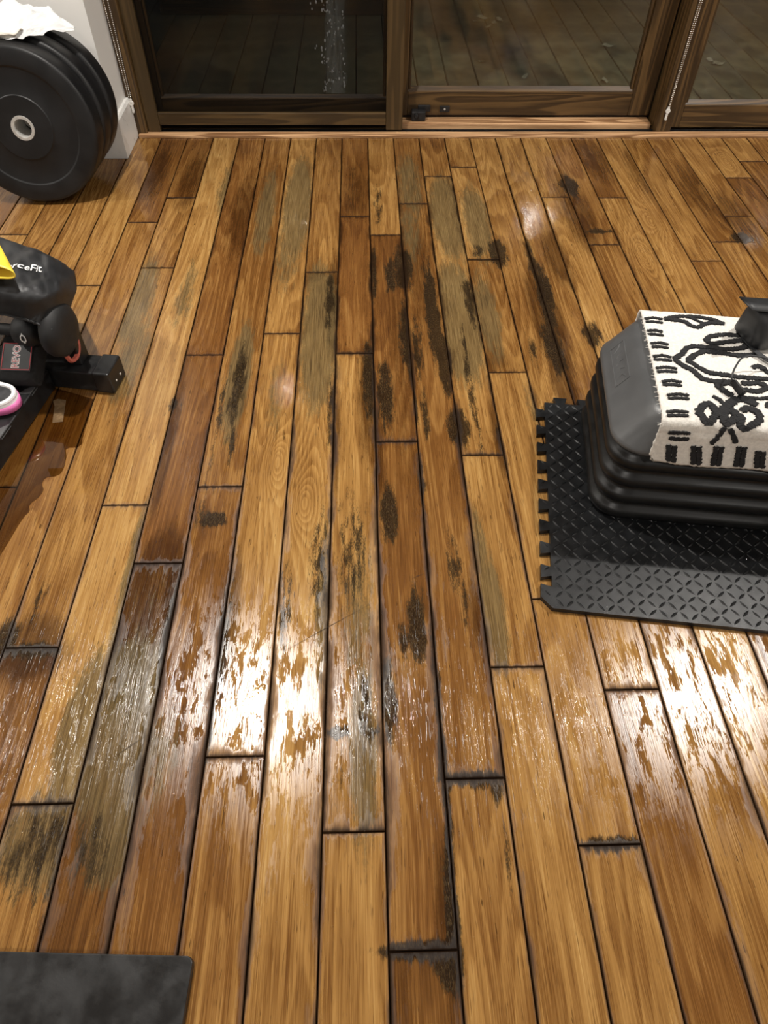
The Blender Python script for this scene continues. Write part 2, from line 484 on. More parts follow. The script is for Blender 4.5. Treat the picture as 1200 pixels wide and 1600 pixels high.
# ================================================================== floor of oak planks
JOINTS={-12: [], -11: [2.143], -10: [], -9: [], -8: [1.849, 1.052], -7: [2.217], -6: [2.385, 1.942, 0.649], -5: [0.995, 0.366], -4: [1.517, 0.838], -3: [1.046], -2: [1.608, 0.436], -1: [1.915], 0: [2.253, 1.518, 0.312], 1: [2.131, 1.181, 0.15], 2: [2.339, 0.391], 3: [2.541, 1.134, 0.591], 4: [2.614, 1.98, 1.433, 0.737, 0.284], 5: [0.542], 6: [], 7: [2.382], 8: [2.064], 9: [2.376], 10: [], 11: [1.966], 12: [2.079], 13: [2.244], 14: [2.525], 15: [2.658]}
STAINS=[('K', 0.198, 1.937, 0.0255, 0.115, 1.0, None), ('K', 0.158, 1.888, 0.0193, 0.0837, 0.8, 1), ('K', 0.501, 2.019, 0.0283, 0.0757, 1.0, None), ('G', 0.364, 2.263, 0.0519, 0.2392, 1.0, 3), ('G', 0.355, 2.422, 0.0316, 0.1226, 0.8, 3), ('G', 0.456, 2.22, 0.0385, 0.221, 0.9, 4), ('K', 0.435, 2.031, 0.0365, 0.0381, 0.5, 4), ('G', 0.344, 1.68, 0.0546, 0.2312, 1.2, 3), ('K', 0.386, 1.758, 0.0187, 0.1292, 0.7, 3), ('G', 0.429, 1.695, 0.0293, 0.1865, 0.8, 4), ('D', 0.418, 1.492, 0.0445, 0.0596, 0.6, 4), ('K', 0.272, 1.696, 0.0183, 0.2334, 1.0, 2), ('K', 0.203, 1.592, 0.0264, 0.1594, 1.0, 1), ('K', 0.219, 1.535, 0.0138, 0.1394, 0.7, 2), ('K', 0.287, 1.493, 0.0171, 0.1355, 1.0, None), ('K', 0.301, 1.227, 0.0233, 0.0626, 1.1, None), ('K', 0.186, 1.293, 0.0222, 0.0938, 0.8, 2), ('K', 0.225, 1.269, 0.0094, 0.1038, 0.7, 2), ('K', 0.127, 1.342, 0.0194, 0.1215, 0.9, 1), ('K', 0.088, 1.417, 0.0166, 0.1539, 0.9, 0), ('D', 0.084, 1.342, 0.0226, 0.1949, 0.8, 0), ('K', 0.605, 1.756, 0.0187, 0.1293, 1.0, None), ('D', 0.596, 1.662, 0.0327, 0.2138, 1.3, None), ('K', 0.589, 1.545, 0.0245, 0.1127, 1.0, None), ('D', 0.589, 1.397, 0.0233, 0.1145, 1.2, None), ('D', 0.68, 1.999, 0.0283, 0.1275, 1.0, None), ('K', 0.601, 1.963, 0.014, 0.1652, 0.8, None), ('K', 0.616, 1.839, 0.0192, 0.1362, 0.8, None), ('K', 0.707, 1.595, 0.025, 0.0524, 0.8, None), ('K', 0.529, 1.518, 0.0121, 0.0884, 0.6, None), ('G', 0.494, 1.324, 0.0145, 0.0964, 0.5, None), ('K', 0.126, 0.965, 0.0181, 0.0759, 0.95, 1), ('K', 0.171, 0.685, 0.016, 0.0775, 1.0, 1), ('K', 0.144, 0.651, 0.0085, 0.0613, 0.7, 1), ('K', 0.112, 0.536, 0.0125, 0.0789, 1.0, 1), ('G', 0.312, 0.858, 0.0134, 0.0993, 0.8, 3), ('G', 0.323, 0.718, 0.0188, 0.1167, 1.0, 3), ('K', 0.253, 0.826, 0.0132, 0.0803, 0.6, 2), ('K', 0.267, 0.748, 0.0076, 0.1049, 0.6, 2), ('D', 0.288, 0.704, 0.0124, 0.1007, 0.7, 2), ('K', -0.02, 0.831, 0.0236, 0.1288, 0.55, -1), ('G', -0.011, 0.754, 0.0152, 0.1807, 0.8, -1), ('K', 0.045, 0.863, 0.0346, 0.1493, 0.5, 0), ('G', 0.058, 0.723, 0.0275, 0.1758, 0.6, 0), ('G', 0.066, 0.455, 0.0218, 0.1456, 0.9, 0), ('K', 0.069, 0.513, 0.0135, 0.0711, 0.6, 0), ('K', 0.022, 0.477, 0.0176, 0.0091, 1.2, 0), ('K', 0.085, 0.478, 0.0111, 0.008, 0.8, 0), ('K', 0.026, 0.387, 0.0105, 0.031, 0.4, 0), ('G', -0.352, 0.499, 0.0773, 0.1277, 1.2, -4), ('G', -0.415, 0.489, 0.0329, 0.1146, 1.3, -5), ('G', -0.387, 0.609, 0.021, 0.156, 1.0, -5), ('G', -0.402, 0.313, 0.0895, 0.0659, 1.0, -5), ('K', -0.439, 0.305, 0.0593, 0.0745, 0.55, -5), ('K', -0.381, 0.232, 0.0569, 0.0513, 0.45, -5), ('G', -0.318, 0.34, 0.0506, 0.0876, 0.9, -4), ('K', -0.358, 0.294, 0.0394, 0.0552, 0.5, -4), ('G', -0.285, 0.43, 0.0427, 0.0862, 0.6, -3), ('D', -0.343, 0.716, 0.0493, 0.1588, 1.3, -4), ('G', -0.343, 0.716, 0.0493, 0.1297, 0.3, -4), ('K', -0.299, 0.694, 0.0134, 0.0987, 1.0, -4), ('K', -0.257, 0.95, 0.0302, 0.0195, 1.0, -3), ('K', -0.279, 0.972, 0.0111, 0.0542, 0.5, -3), ('G', -0.25, 1.422, 0.0247, 0.1925, 1.1, -3), ('K', -0.248, 1.396, 0.0163, 0.151, 0.8, -3), ('K', -0.24, 1.188, 0.0091, 0.0645, 0.7, -3), ('G', -0.146, 2.333, 0.0371, 0.2925, 1.1, -2), ('G', -0.16, 2.044, 0.0403, 0.2295, 0.6, -2), ('G', -0.251, 2.289, 0.028, 0.2632, 0.8, -3), ('D', -0.326, 2.29, 0.0387, 0.2631, 0.7, -4), ('G', -0.401, 2.473, 0.027, 0.1926, 0.7, -5), ('G', -0.443, 1.8, 0.026, 0.1643, 0.6, -5), ('G', -0.046, 1.61, 0.0423, 0.2643, 1.1, -1), ('G', -0.062, 1.829, 0.0303, 0.1343, 0.8, -1), ('G', -0.149, 1.346, 0.0225, 0.1458, 0.5, -2), ('G', -0.576, 1.769, 0.0367, 0.1932, 0.9, -6), ('G', -0.541, 1.504, 0.037, 0.1895, 0.7, -6), ('D', -0.678, 2.573, 0.046, 0.2021, 0.7, -7), ('D', -0.532, 2.522, 0.0364, 0.1973, 0.7, -6), ('K', -0.399, 1.321, 0.0111, 0.0284, 0.9, None), ('D', -0.387, 1.169, 0.0105, 0.1912, 1.0, None), ('K', -0.547, 0.641, 0.052, 0.0133, 1.1, None), ('D', -0.552, 0.638, 0.059, 0.0465, 1.0, None), ('K', -0.604, 0.666, 0.0191, 0.0409, 1.0, None), ('D', -0.548, 0.685, 0.0483, 0.0347, 0.7, -6), ('K', -0.567, 0.75, 0.0099, 0.0532, 0.6, -6), ('K', 0.139, 0.151, 0.0504, 0.007, 1.2, None), ('K', 0.195, 0.185, 0.0094, 0.0901, 1.1, None), ('D', 0.189, 0.194, 0.017, 0.091, 0.8, 1), ('K', 0.183, 0.13, 0.0181, 0.0244, 1.1, None), ('K', 0.285, 0.37, 0.0126, 0.0224, 0.8, 2), ('K', 0.259, 0.38, 0.0211, 0.0124, 0.6, 2), ('K', 0.29, 0.278, 0.006, 0.0827, 0.5, 2), ('K', 0.248, 0.392, 0.053, 0.0052, 1.0, None), ('K', 0.452, 0.285, 0.0522, 0.0046, 1.0, None), ('K', 0.199, 0.357, 0.0073, 0.1514, 1.0, None), ('K', 0.2, 0.546, 0.0069, 0.1232, 0.7, None), ('K', 1.307, 2.102, 0.0316, 0.032, 1.0, None), ('D', 1.337, 2.235, 0.0546, 0.1727, 0.7, None), ('D', 1.263, 2.417, 0.0458, 0.1901, 0.6, 12), ('K', 0.817, 2.467, 0.0322, 0.0776, 0.8, None), ('D', 0.802, 2.282, 0.0438, 0.2206, 0.8, None), ('K', 0.85, 2.15, 0.0466, 0.0164, 0.9, 8), ('D', 1.096, 2.565, 0.0379, 0.2048, 0.6, 10), ('D', 0.954, 2.671, 0.0485, 0.1614, 0.7, 9), ('G', 0.244, 2.47, 0.041, 0.2422, 0.7, 2), ('K', 0.128, 2.331, 0.0175, 0.1797, 0.5, 1), ('D', 0.051, 2.423, 0.0404, 0.1885, 0.6, 0), ('D', 0.175, 1.607, 0.0354, 0.4469, 0.5, 1), ('D', 0.247, 1.93, 0.0392, 0.3249, 0.6, 2), ('G', 0.229, 2.159, 0.0335, 0.2048, 0.6, 2), ('K', -0.023, 1.763, 0.013, 0.1451, 0.8, -1), ('D', -0.014, 1.763, 0.0148, 0.1938, 1.0, -1), ('K', 0.106, 1.913, 0.0117, 0.1595, 0.8, None), ('K', -0.004, 1.296, 0.0127, 0.1408, 0.7, -1), ('D', 0.006, 1.184, 0.0076, 0.1728, 0.8, None), ('D', 0.104, 1.119, 0.0119, 0.1645, 0.8, None), ('K', 0.203, 1.038, 0.0072, 0.1156, 0.7, None), ('K', 0.347, 1.388, 0.0082, 0.2793, 0.7, None), ('D', 0.397, 1.199, 0.0123, 0.1096, 1.1, 3), ('K', 0.399, 1.178, 0.0076, 0.0646, 0.8, 3), ('K', -0.28, 1.3, 0.0094, 0.2837, 0.5, None), ('K', -0.195, 0.658, 0.012, 0.1229, 0.7, None), ('D', -0.192, 0.685, 0.0171, 0.1546, 0.9, None), ('K', -0.197, 0.495, 0.0066, 0.0926, 0.7, None), ('K', -0.399, 0.807, 0.0077, 0.0938, 0.5, -4), ('G', -0.405, 0.839, 0.0104, 0.145, 0.8, -5), ('K', -0.085, 0.726, 0.0125, 0.1021, 0.6, -1), ('G', 0.391, 1.338, 0.0002, 0.0002, 0.0, 3)]

TONES = {-11: [.75, .8], -10: [.6], -9: [.62], -8: [.66, .74, .55], -7: [.44, .6], -6: [.46, .58, .66, .42], -5: [.70, .80, .62],
         -4: [.46, .44, .36], -3: [.56, .52], -2: [.66, .70, .62], -1: [.56, .70], 0: [.42, .40, .66, .62], 1: [.66, .44, .52, .44],
         2: [.48, .52, .72], 3: [.56, .70, .74, .74], 4: [.66, .70, .56, .72, .64, .70], 5: [.68, .50], 6: [.64], 7: [.68, .70],
         8: [.56, .52], 9: [.46, .66], 10: [.68], 11: [.62, .48], 12: [.5, .54], 13: [.68, .62], 14: [.68, .44], 15: [.64, .46]}
REDS = {(-4, 0): .4, (-4, 1): .45, (0, 1): .45, (1, 1): .35, (1, 2): .25, (2, 1): .25, (-3, 1): .2, (0, 0): .25, (-7, 0): .3, (-6, 0): .3, (5, 1): .2, (2, 0): .2, (9, 0): .2, (-7, 1): .25, (-8, 2): .3}
KNOTS = {(-1, 1): (-.012, .992), (10, 0): (-.004, 2.215), (14, 0): (0.0, 2.66), (-2, 1): (.02, 1.12), (9, 1): (.01, 2.0)}
HEAVY = {(-1, 1), (0, 2), (1, 2), (2, 1), (0, 1), (1, 1), (3, 1), (-3, 1), (1, 3), (-4, 2)}
PW = .1
# smooth standing water on the boards: x, y, half width, half length
WET = [(-.116, 1.34, .065, .12), (.69, 2.19, .09, .13), (.028, 2.595, .060, .07), (1.30, 2.09, .07, .06), (.60, 2.30, .05, .10), (-.11, .53, .03, .03)]
YEND = 2.869

floor_o = box('floor', x0, x1, y0, 2.895, -.06, -.0135, SUBF)
tag(floor_o, 'oak plank floor, wet and water stained', kind='structure')

def plank_mesh(xc, ya, yb, c, detail):
    hw = PW / 2 - .0007
    ln = yb - ya; yc = (ya + yb) / 2; hl = ln / 2 - .0006
    nx, ny = (10, max(2, int(ln / .02))) if detail else (1, 1)
    b = .0013
    xs = np.concatenate([[-hw], np.linspace(-hw + b, hw - b, nx + 1), [hw]])
    ys = np.concatenate([[-hl], np.linspace(-hl + b, hl - b, ny + 1), [hl]])
    X, Y = np.meshgrid(xs, ys)
    Z = np.zeros_like(X)
    cup = rng.normal(0, .00022)
    Z += cup * (X / hw) ** 2 + rng.normal(0, .0011) * X / .1 * .5 + rng.normal(0, .0006) * Y / max(ln, .3)
    Z += -abs(rng.normal(0, .0002)) - .0002
    edge = (np.abs(np.abs(X) - hw) < 1e-9) | (np.abs(np.abs(Y) - hl) < 1e-9)
    Z[edge] -= .0014
    m, n = X.shape
    top = np.stack([X.ravel(), Y.ravel(), Z.ravel()], 1)
    idx = np.arange(m * n).reshape(m, n)
    q = np.stack([idx[:-1, :-1], idx[:-1, 1:], idx[1:, 1:], idx[1:, :-1]], -1).reshape(-1, 4)
    ringi = np.concatenate([idx[0, :], idx[1:, -1], idx[-1, -2::-1], idx[-2:0:-1, 0]])
    low = top[ringi].copy(); low[:, 2] = -.0135
    k = len(ringi); base = m * n
    j = np.arange(k); j2 = (j + 1) % k
    sk = np.stack([ringi[j2], ringi[j], base + j, base + j2], -1)
    V = np.concatenate([top, low]); Fq = np.concatenate([q, sk])
    me = bpy.data.meshes.new('plank')
    me.vertices.add(len(V)); me.vertices.foreach_set('co', V.astype(np.float32).ravel())
    me.loops.add(len(Fq) * 4); me.loops.foreach_set('vertex_index', Fq.astype(np.int32).ravel())
    me.polygons.add(len(Fq)); me.polygons.foreach_set('loop_start', np.arange(0, len(Fq) * 4, 4, dtype=np.int32))
    try: me.polygons.foreach_set('loop_total', np.full(len(Fq), 4, dtype=np.int32))
    except Exception: pass
    me.polygons.foreach_set('use_smooth', np.zeros(len(Fq), dtype=bool))
    uv = me.uv_layers.new(name='UVMap')
    UV = np.stack([(V[:, 0] + hw) / (2 * hw), (V[:, 1] + hl) / (2 * hl)], 1)[Fq.ravel()]
    uv.data.foreach_set('uv', UV.astype(np.float32).ravel())
    S = np.zeros((len(V), 4), np.float32)
    if detail:
        wx, wy = V[:, 0] + xc, V[:, 1] + yc
        for (ty, sx, sy, rx, ry, s, cc) in STAINS:
            if cc is not None and cc != c: continue
            if abs(sx - xc) > .05 + 2.2 * rx: continue
            d2 = ((wx - sx) / rx) ** 2 + ((wy - sy) / ry) ** 2
            d2 = d2 / (1.25 if ty == 'K' else 1.5)
            v = s * 1.1 * np.exp(-.75 * d2 * np.sqrt(d2 + .15))
            ch = 'KGD'.index(ty)
            S[:, ch] = np.maximum(S[:, ch], v)
        for (sx, sy, rx, ry) in WET:
            d2 = ((wx - sx) / rx) ** 2 + ((wy - sy) / ry) ** 2
            S[:, 3] = np.maximum(S[:, 3], np.exp(-.7 * d2))
    at = me.attributes.new('stain', 'FLOAT_COLOR', 'POINT')
    at.data.foreach_set('color', S.ravel())
    me.update(); me.validate()
    me.materials.append(OAK)
    return me

CMIN, CMAX, YMIN = -24, 27, -.55
for c in range(CMIN, CMAX + 1):
    xc = (c + .5) * PW
    yend = YEND
    if xc < -.79: yend = 2.70
    js = sorted(JOINTS.get(c, []), reverse=True)
    inview = -13 <= c <= 17
    r = random.Random(c * 31 + 5)
    if not js and c not in JOINTS: js = [yend - r.uniform(.3, 1.4)]
    # continue below the lowest joint the photo shows
    lastj = js[-1] if js else 0.0
    visible_end = .02
    if lastj > .9 and c not in (-1, -3, -4, -7, 5, 6, 7, 8, 9, 10, 2):
        js.append(lastj - r.uniform(.9, 1.25))
    cuts = [yend] + [q for q in js if q > YMIN + .1] + [YMIN]
    for i in range(len(cuts) - 1):
        yb, ya = cuts[i], cuts[i + 1]
        if yb - ya < .05: continue
        me = plank_mesh(xc, ya, yb, c, inview and yb > -.1)
        o = obj('plank', me, None, floor_o, (xc, (ya + yb) / 2, 0))
        tl = TONES.get(c)
        o['tone'] = (tl[min(i, len(tl) - 1)] if tl else r.uniform(.45, .7)) - .07
        o['red'] = REDS.get((c, i), r.choice([0, 0, .05, .12]))
        o['seed'] = r.uniform(0, 10)
        o['plen'] = yb - ya
        o['grime'] = 1.5 if (c, i) in HEAVY else r.uniform(.35, .9) if -5 <= c <= 9 else r.uniform(.15, .6)
        o['grime_end'] = 1.0 if (c, i) in HEAVY else r.uniform(.3, .7)
        k = KNOTS.get((c, i))
        o['knot_x'] = k[0] if k else 0.0
        o['knot_y'] = (k[1] - (ya + yb) / 2) if k else 0.0
        o['knot'] = .75 if k else 0.0
# boards of the rest of the room, away from the photograph, joined
V, F = [], []
def far_strip(xa, xb, ya, yb):
    n = int(round((xb - xa) / PW))
    for i in range(n):
        yy = ya - random.uniform(0, 1.0)
        while yy < yb:
            ln = random.uniform(.8, 1.6)
            a, b = max(yy, ya), min(yy + ln, yb)
            if b - a > .01:
                k = len(V); xx = xa + i * PW
                V.extend([(xx + .0007, a + .0006, 0), (xx + PW - .0007, a + .0006, 0), (xx + PW - .0007, b - .0006, 0), (xx + .0007, b - .0006, 0)])
                V.extend([(p[0], p[1], -.0135) for p in V[k:k + 4]])
                F.append((k, k + 1, k + 2, k + 3))
                for e in range(4): F.append((k + e, k + 4 + e, k + 4 + (e + 1) % 4, k + (e + 1) % 4))
            yy += ln
far_strip(x0, CMIN * PW, y0, 2.70); far_strip((CMAX + 1) * PW, x1, y0, YEND); far_strip(CMIN * PW, (CMAX + 1) * PW, y0, YMIN)
fo = obj('outlying_planks', mesh('outlying_planks', V, F), OAK, floor_o)
fo['kind'] = 'stuff'
for k, v in dict(tone=.6, red=.05, seed=3.3, plen=1.0, grime=0.0, grime_end=0.0, knot_x=0.0, knot_y=0.0, knot=0.0).items(): fo[k] = v

# thin scratches across the boards
for (ax, ay, bx, by) in ((-.361, .432, -.299, .48), (-.102, .618, .096, .74), (.164, .788, .193, .802)):
    d = Vector((bx - ax, by - ay, 0)); n_ = Vector((-d.y, d.x, 0)).normalized() * .0005
    a_, b_ = Vector((ax, ay, .0008)), Vector((bx, by, .0008)); m_ = (a_ + b_) / 2 + n_ * 1.2
    obj('scratch', mesh('scratch', [a_, m_ - n_, b_, m_ + n_], [(0, 1, 2, 3)]), SUBF, floor_o)

# ================================================================== threshold and tracks
def trim(name, *a, label=None, **k):
    return tag(box(name, *a, **k), label, kind='structure')
trim('trim_1', -.79, x1, 2.8695, 2.905, -.012, .009, SILL, bev=.003, label='pale oak threshold strip along the doors')
trim('trim_2', -.79, x1, 2.905, 2.952, -.02, -.001, ALU, label='black door track channel')
for i, yy in enumerate((2.912, 2.932)):
    trim('trim_%d' % (3 + i), -.79, x1, yy, yy + .003, -.001, .005, ALU, label='black track rail in the channel')
trim('trim_5', .225, 1.235, 2.946, 3.02, -.012, .021, SILL, bev=.004, label='pale oak sill board under the sliding door')
trim('trim_6', -.79, .225, 2.952, 3.02, -.02, .003, FRAME, label='dark sill under the screened door')
trim('trim_7', 1.235, x1, 2.952, 3.06, -.02, .012, FRAME, label='dark sill under the fixed pane')
trim('trim_8', -.79, x1, 3.02, 3.09, -.06, .012, FRAME, label='outer door sill')
trim('trim_9', -.805, x1, 2.90, 3.04, 2.06, 2.12, FRAME, label='door head frame')
trim('trim_10', -.806, -.757, 2.888, 3.04, .0, 2.06, FRAME_Z, bev=.003, label='dark stained jamb beside the white wall')

def stepped(name, axis_lo, axis_hi, mat, parent, x, yf, w, up=True):
    pass

# ---- insect screen, sliding in the front track
def rail_pair(parent, xa, xb, ya, yb, z0, z1, ledge, glass_y, top):
    """bottom rail with a sloping glazing ledge"""
    me = box_me('bottom_rail', xa, xb, ya, yb, z0, z1, .0025)
    obj('bottom_rail', me, FRAME, parent)
    V = [(xa, ya + .004, z1 - .001), (xb, ya + .004, z1 - .001), (xb, glass_y, z1 + ledge), (xa, glass_y, z1 + ledge), (xa, glass_y, z1 - .001), (xb, glass_y, z1 - .001)]
    F = [(0, 1, 2, 3), (3, 2, 5, 4), (4, 5, 1, 0), (0, 3, 4), (1, 5, 2)]
    obj('glazing_bead', mesh('glazing_bead', V, F), FRAME, parent)
    box('top_rail', xa, xb, ya, yb, 1.96, top, FRAME, parent, .0025)

def make_door(name, label, xa, xb, ya, yb, z0, z1, ledge, sl, sr, gy):
    d = thing(name, label, 'door', ((xa + xb) / 2, (ya + yb) / 2, 0))
    del d['category']; d['kind'] = 'structure'
    ox, oy = d.location.x, d.location.y
    L = dict(xa=xa - ox, xb=xb - ox, ya=ya - oy, yb=yb - oy)
    for nm, a, b in (('stile', L['xa'], L['xa'] + sl), ('stile', L['xb'] - sr, L['xb'])):
        box(nm, a, b, L['ya'], L['yb'], z0, 2.05, FRAME_Z, d, .003)
    # moulded inner edge on both stiles
    for a, b in ((L['xa'] + sl, L['xa'] + sl + .012), (L['xb'] - sr - .012, L['xb'] - sr)):
        box('stile_moulding', a, b, L['ya'] + .010, L['yb'] - .010, z1, 2.0, FRAME_Z, d, .004)
    rail_pair(d, L['xa'] + sl, L['xb'] - sr, L['ya'] + .001, L['yb'] - .001, z0, z1, ledge, gy - oy, 2.05)
    g = box('pane', L['xa'] + sl - .004, L['xb'] - sr + .004, gy - oy, gy - oy + .001, z1 + ledge - .006, 1.98, GLASS, d)
    return d

door_b = make_door('door_2', 'dark stained sliding glass door behind the insect screen', -.755, .228, 2.958, 2.998, .012, .108, .010, .06, .055, 2.975)
door_c = make_door('door_3', 'dark stained sliding glass door above the pale sill board', .20, 1.235, 3.002, 3.045, .030, .118, .013, .06, .085, 3.022)
door_d = make_door('door_4', 'dark stained fixed glass panel at the right', 1.305, 2.75, 2.93, 2.975, .012, .095, .015, .038, .06, 2.948)
door_e = make_door('door_5', 'dark stained glass panel beyond the right edge of the view', 2.752, 4.2, 2.93, 2.975, .012, .095, .015, .06, .06, 2.948)
door_f = make_door('door_6', 'last glass panel at the far right wall', 4.202, 5.59, 2.93, 2.975, .012, .095, .015, .06, .06, 2.948)

sc_ = thing('door_1', 'insect screen door with thin brown frame', 'door', (-.26, 2.92, 0)); del sc_['category']; sc_['kind'] = 'structure'
box('stile', -.757 + .26, -.708 + .26, -.014, .014, .006, 2.05, SCREENWOOD_Z, sc_, .003)
box('stile', .172 + .26, .236 + .26, -.014, .014, .012, 2.05, SCREENWOOD_Z, sc_, .003)
box('bottom_rail', -.708 + .26, .172 + .26, -.011, .011, .030, .0745, SCREENWOOD, sc_, .0025)
box('top_rail', -.708 + .26, .172 + .26, -.011, .011, 1.98, 2.04, SCREENWOOD, sc_, .0025)
box('insect_mesh', -.712 + .26, .176 + .26, -.0008, .0008, .07, 1.99, MESHM, sc_)

mul = tag(box('trim_11', 1.243, 1.304, 2.905, 3.05, -.002, 2.06, FRAME_Z, bev=.004), 'dark stained post between the doors', kind='structure')
trim('trim_12', .196, .20, 2.96, 3.0, .0, 2.05, ALU, label='black weather seal strip')

# ---- latch on the sliding door
lt = thing('door_latch', 'black plastic foot latch on the sliding door rail', 'latch', (.305, 3.0, .035))
box('latch_body', -.030, .026, -.034, .001, -.0135, .022, ALU, lt, .004)
box('latch_plate', -.004, .046, -.008, .0015, .012, .036, ALU, lt, .003)
obj('latch_knob', lathe_me('latch_knob', [(.0, .010), (.006, .010), (.0075, .006), (.0075, 0), (.0, 0)], 14, 'Y'), ALU, lt, (-.012, -.033, .008))
sp = thing('strike_plate', 'small square black plate beside the foot latch', 'plate', (.408, 3.0, .056))
box('plate', -.020, .020, -.005, .0015, -.012, .012, ALU, sp, .003)
obj('screw', lathe_me('screw', [(.0, .002), (.003, .002), (.004, 0)], 10, 'Y'), STEEL, sp, (0, -.005, 0))

# ================================================================== outside: deck
deck = tag(box('deck_base', -3.0, 5.6, 3.09, 8.0, -.16, -.10, SUBF), 'dark base below the deck boards', kind='structure')
me_b = box_me('deck_board', -.068, .068, 0, 4.6, -.02, 0, .003)
for i in range(60):
    xx = -3.0 + i * .142
    if -1.2 < xx < 3.2:
        obj('deck_board', me_b, DECK, deck, (xx, 3.10, -.055 + random.uniform(-.002, .002)))
tag(box('wall_outside', -3.0, 5.6, 7.8, 7.9, -.1, .8, plain('outside_wall', (.03, .03, .028), .8)), 'dark wall beyond the deck', kind='structure')
fleck_me = bpy.data.meshes.new('reflection_fleck')  # flecks on the deck painting the pale reflections in the door glass
lv = [(-.045, 0, 0)] + [(-.045 + .09 * i / 6, .018 * math.sin(math.pi * i / 6), .006 * math.sin(i)) for i in range(1, 6)] + [(.045, 0, .003)] + [(-.045 + .09 * i / 6, -.018 * math.sin(math.pi * i / 6), .004 * math.cos(i)) for i in range(5, 0, -1)]
fleck_me.from_pydata(lv, [], [tuple(range(len(lv)))]); fleck_me.update()
FLECKS = [(.755, 4.536), (.80, 4.449), (.712, 4.47), (.765, 4.385), (.84, 4.50), (1.345, 4.089), (1.218, 3.608), (.675, 3.856), (.85, 3.663), (1.808, 3.88), (1.835, 3.84)]
FLECK_LAB = ['leftmost pale painted reflection of the cluster on the deck', 'pale painted reflection right in the deck cluster', 'pale painted reflection at the left of the deck cluster', 'front pale painted reflection of the deck cluster', 'rightmost pale painted reflection of the deck cluster',
        'single pale painted reflection on the deck toward the right post', 'pale painted reflection on the deck close to the door rail', 'pale painted reflection on the deck above the latch', 'pale painted reflection on the deck near the middle of the rail', 'pale leaf behind the right glass panel', 'second pale painted reflection behind the right glass panel']
for i, (lx, ly) in enumerate(FLECKS):
    o = obj('reflection_fleck', fleck_me.copy(), REFLECT_PALE, None, (lx, ly, -.046)); o.rotation_euler = (.1, .05, i * 1.3); s_ = .55 + .4 * random.random(); o.scale = (s_, s_, s_)
    m_ = o.modifiers.new('thick', 'SOLIDIFY'); m_.thickness = .001
    tag(o, FLECK_LAB[i], 'leaf', 'pale painted reflections on the deck')
# dark boarded box added to imitate lines reflected in the screened pane
pl_ = thing('reflection_boards', 'dark timber box added outside to imitate lines reflected in the screened pane', 'added box', (-.25, 4.6, -.055))
for k in range(2):
    box('board', -.75, .52, -.02, .0, .005 + k * .165, .155 + k * .165, FRAME, pl_, .004)
    box('board', -.75, .52, .36, .38, .005 + k * .165, .155 + k * .165, FRAME, pl_, .004)
for xx in (-.77, .52): box('end_board', xx, xx + .02, -.02, .38, .0, .325, FRAME_Z, pl_, .003)
box('box_fill', -.75, .52, 0, .36, .0, .29, SUBF, pl_)

# ================================================================== ceiling downlights
LENS = mat_emit('lamp_lens', LAMP_COL, 30.0)
lens_me = lathe_me('lens', [(0, 0), (.043, 0)], 24)
ring_me = lathe_me('trim_ring', [(.044, -.004), (.046, -.008), (.058, -.006), (.060, 0), (.044, 0)], 32, close=True)
dirs = {0: 'nearest the doors', 1: 'in the middle row', 2: 'in the back row'}
cols_ = ['leftmost', 'second from the left', 'second from the right', 'rightmost']
for j, ly in enumerate(LAMP_Y):
    for i, lx in enumerate(LAMP_X):
        t_ = thing('downlight', 'round ceiling downlight, %s %s' % (cols_[i], dirs[j]), 'lamp', (lx, ly, CEIL), group='ceiling downlights')
        obj('lens', lens_me, LENS, t_, (0, 0, -.0025)); obj('trim_ring', ring_me, TRIM, t_)
        ld = bpy.data.lights.new('lamp_light', 'AREA'); ld.shape = 'DISK'; ld.size = .085; ld.energy = LAMP_W[j]; ld.spread = LAMP_SPREAD; ld.color = LAMP_COL
        lo = bpy.data.objects.new('lamp_light', ld); link(lo, t_); lo.location = (0, 0, -.004)

# ================================================================== bumper plates against the wall
def plate_me(t):
    h = t / 2
    half = [(.0365, h), (.0905, h), (.0925, h - .0028), (.0945, h - .0035), (.165, h - .0035), (.1675, h - .0030), (.1695, h - .0005), (.172, h), (.2125, h - .0005), (.218, h - .002), (.222, h - .005), (.2245, h - .010), (.225, h - .012)]
    return lathe_me('rubber_disc', half + [(r, -z) for r, z in reversed(half)] , 96, 'Y', close=True)
hub_me = lathe_me('hub_ring', [(.0258, .042), (.0272, .0445), (.035, .0445), (.0368, .041), (.0368, -.041), (.035, -.0445), (.0272, -.0445), (.0258, -.042)], 48, 'Y', close=True)
plab = ['black rubber bumper plate at the front of the leaning stack, steel hub ring showing', 'middle black rubber bumper plate sandwiched in the leaning stack', 'rearmost black rubber bumper plate of the stack, next to the white wall']
disc = plate_me(.086)
for i in range(3):
    t_ = thing('bumper_plate', plab[i], 'weight plate', (-.991 + .004 * i, 2.372 + .0885 * i, .0068), group='bumper plates leaning on the white wall')
    t_.rotation_euler = (math.radians(-8), 0, 0)
    obj('rubber_disc', disc, RUBBER, t_, (0, 0, .2245), True)
    obj('hub_ring', hub_me, STEEL, t_, (0, 0, .2245), True)

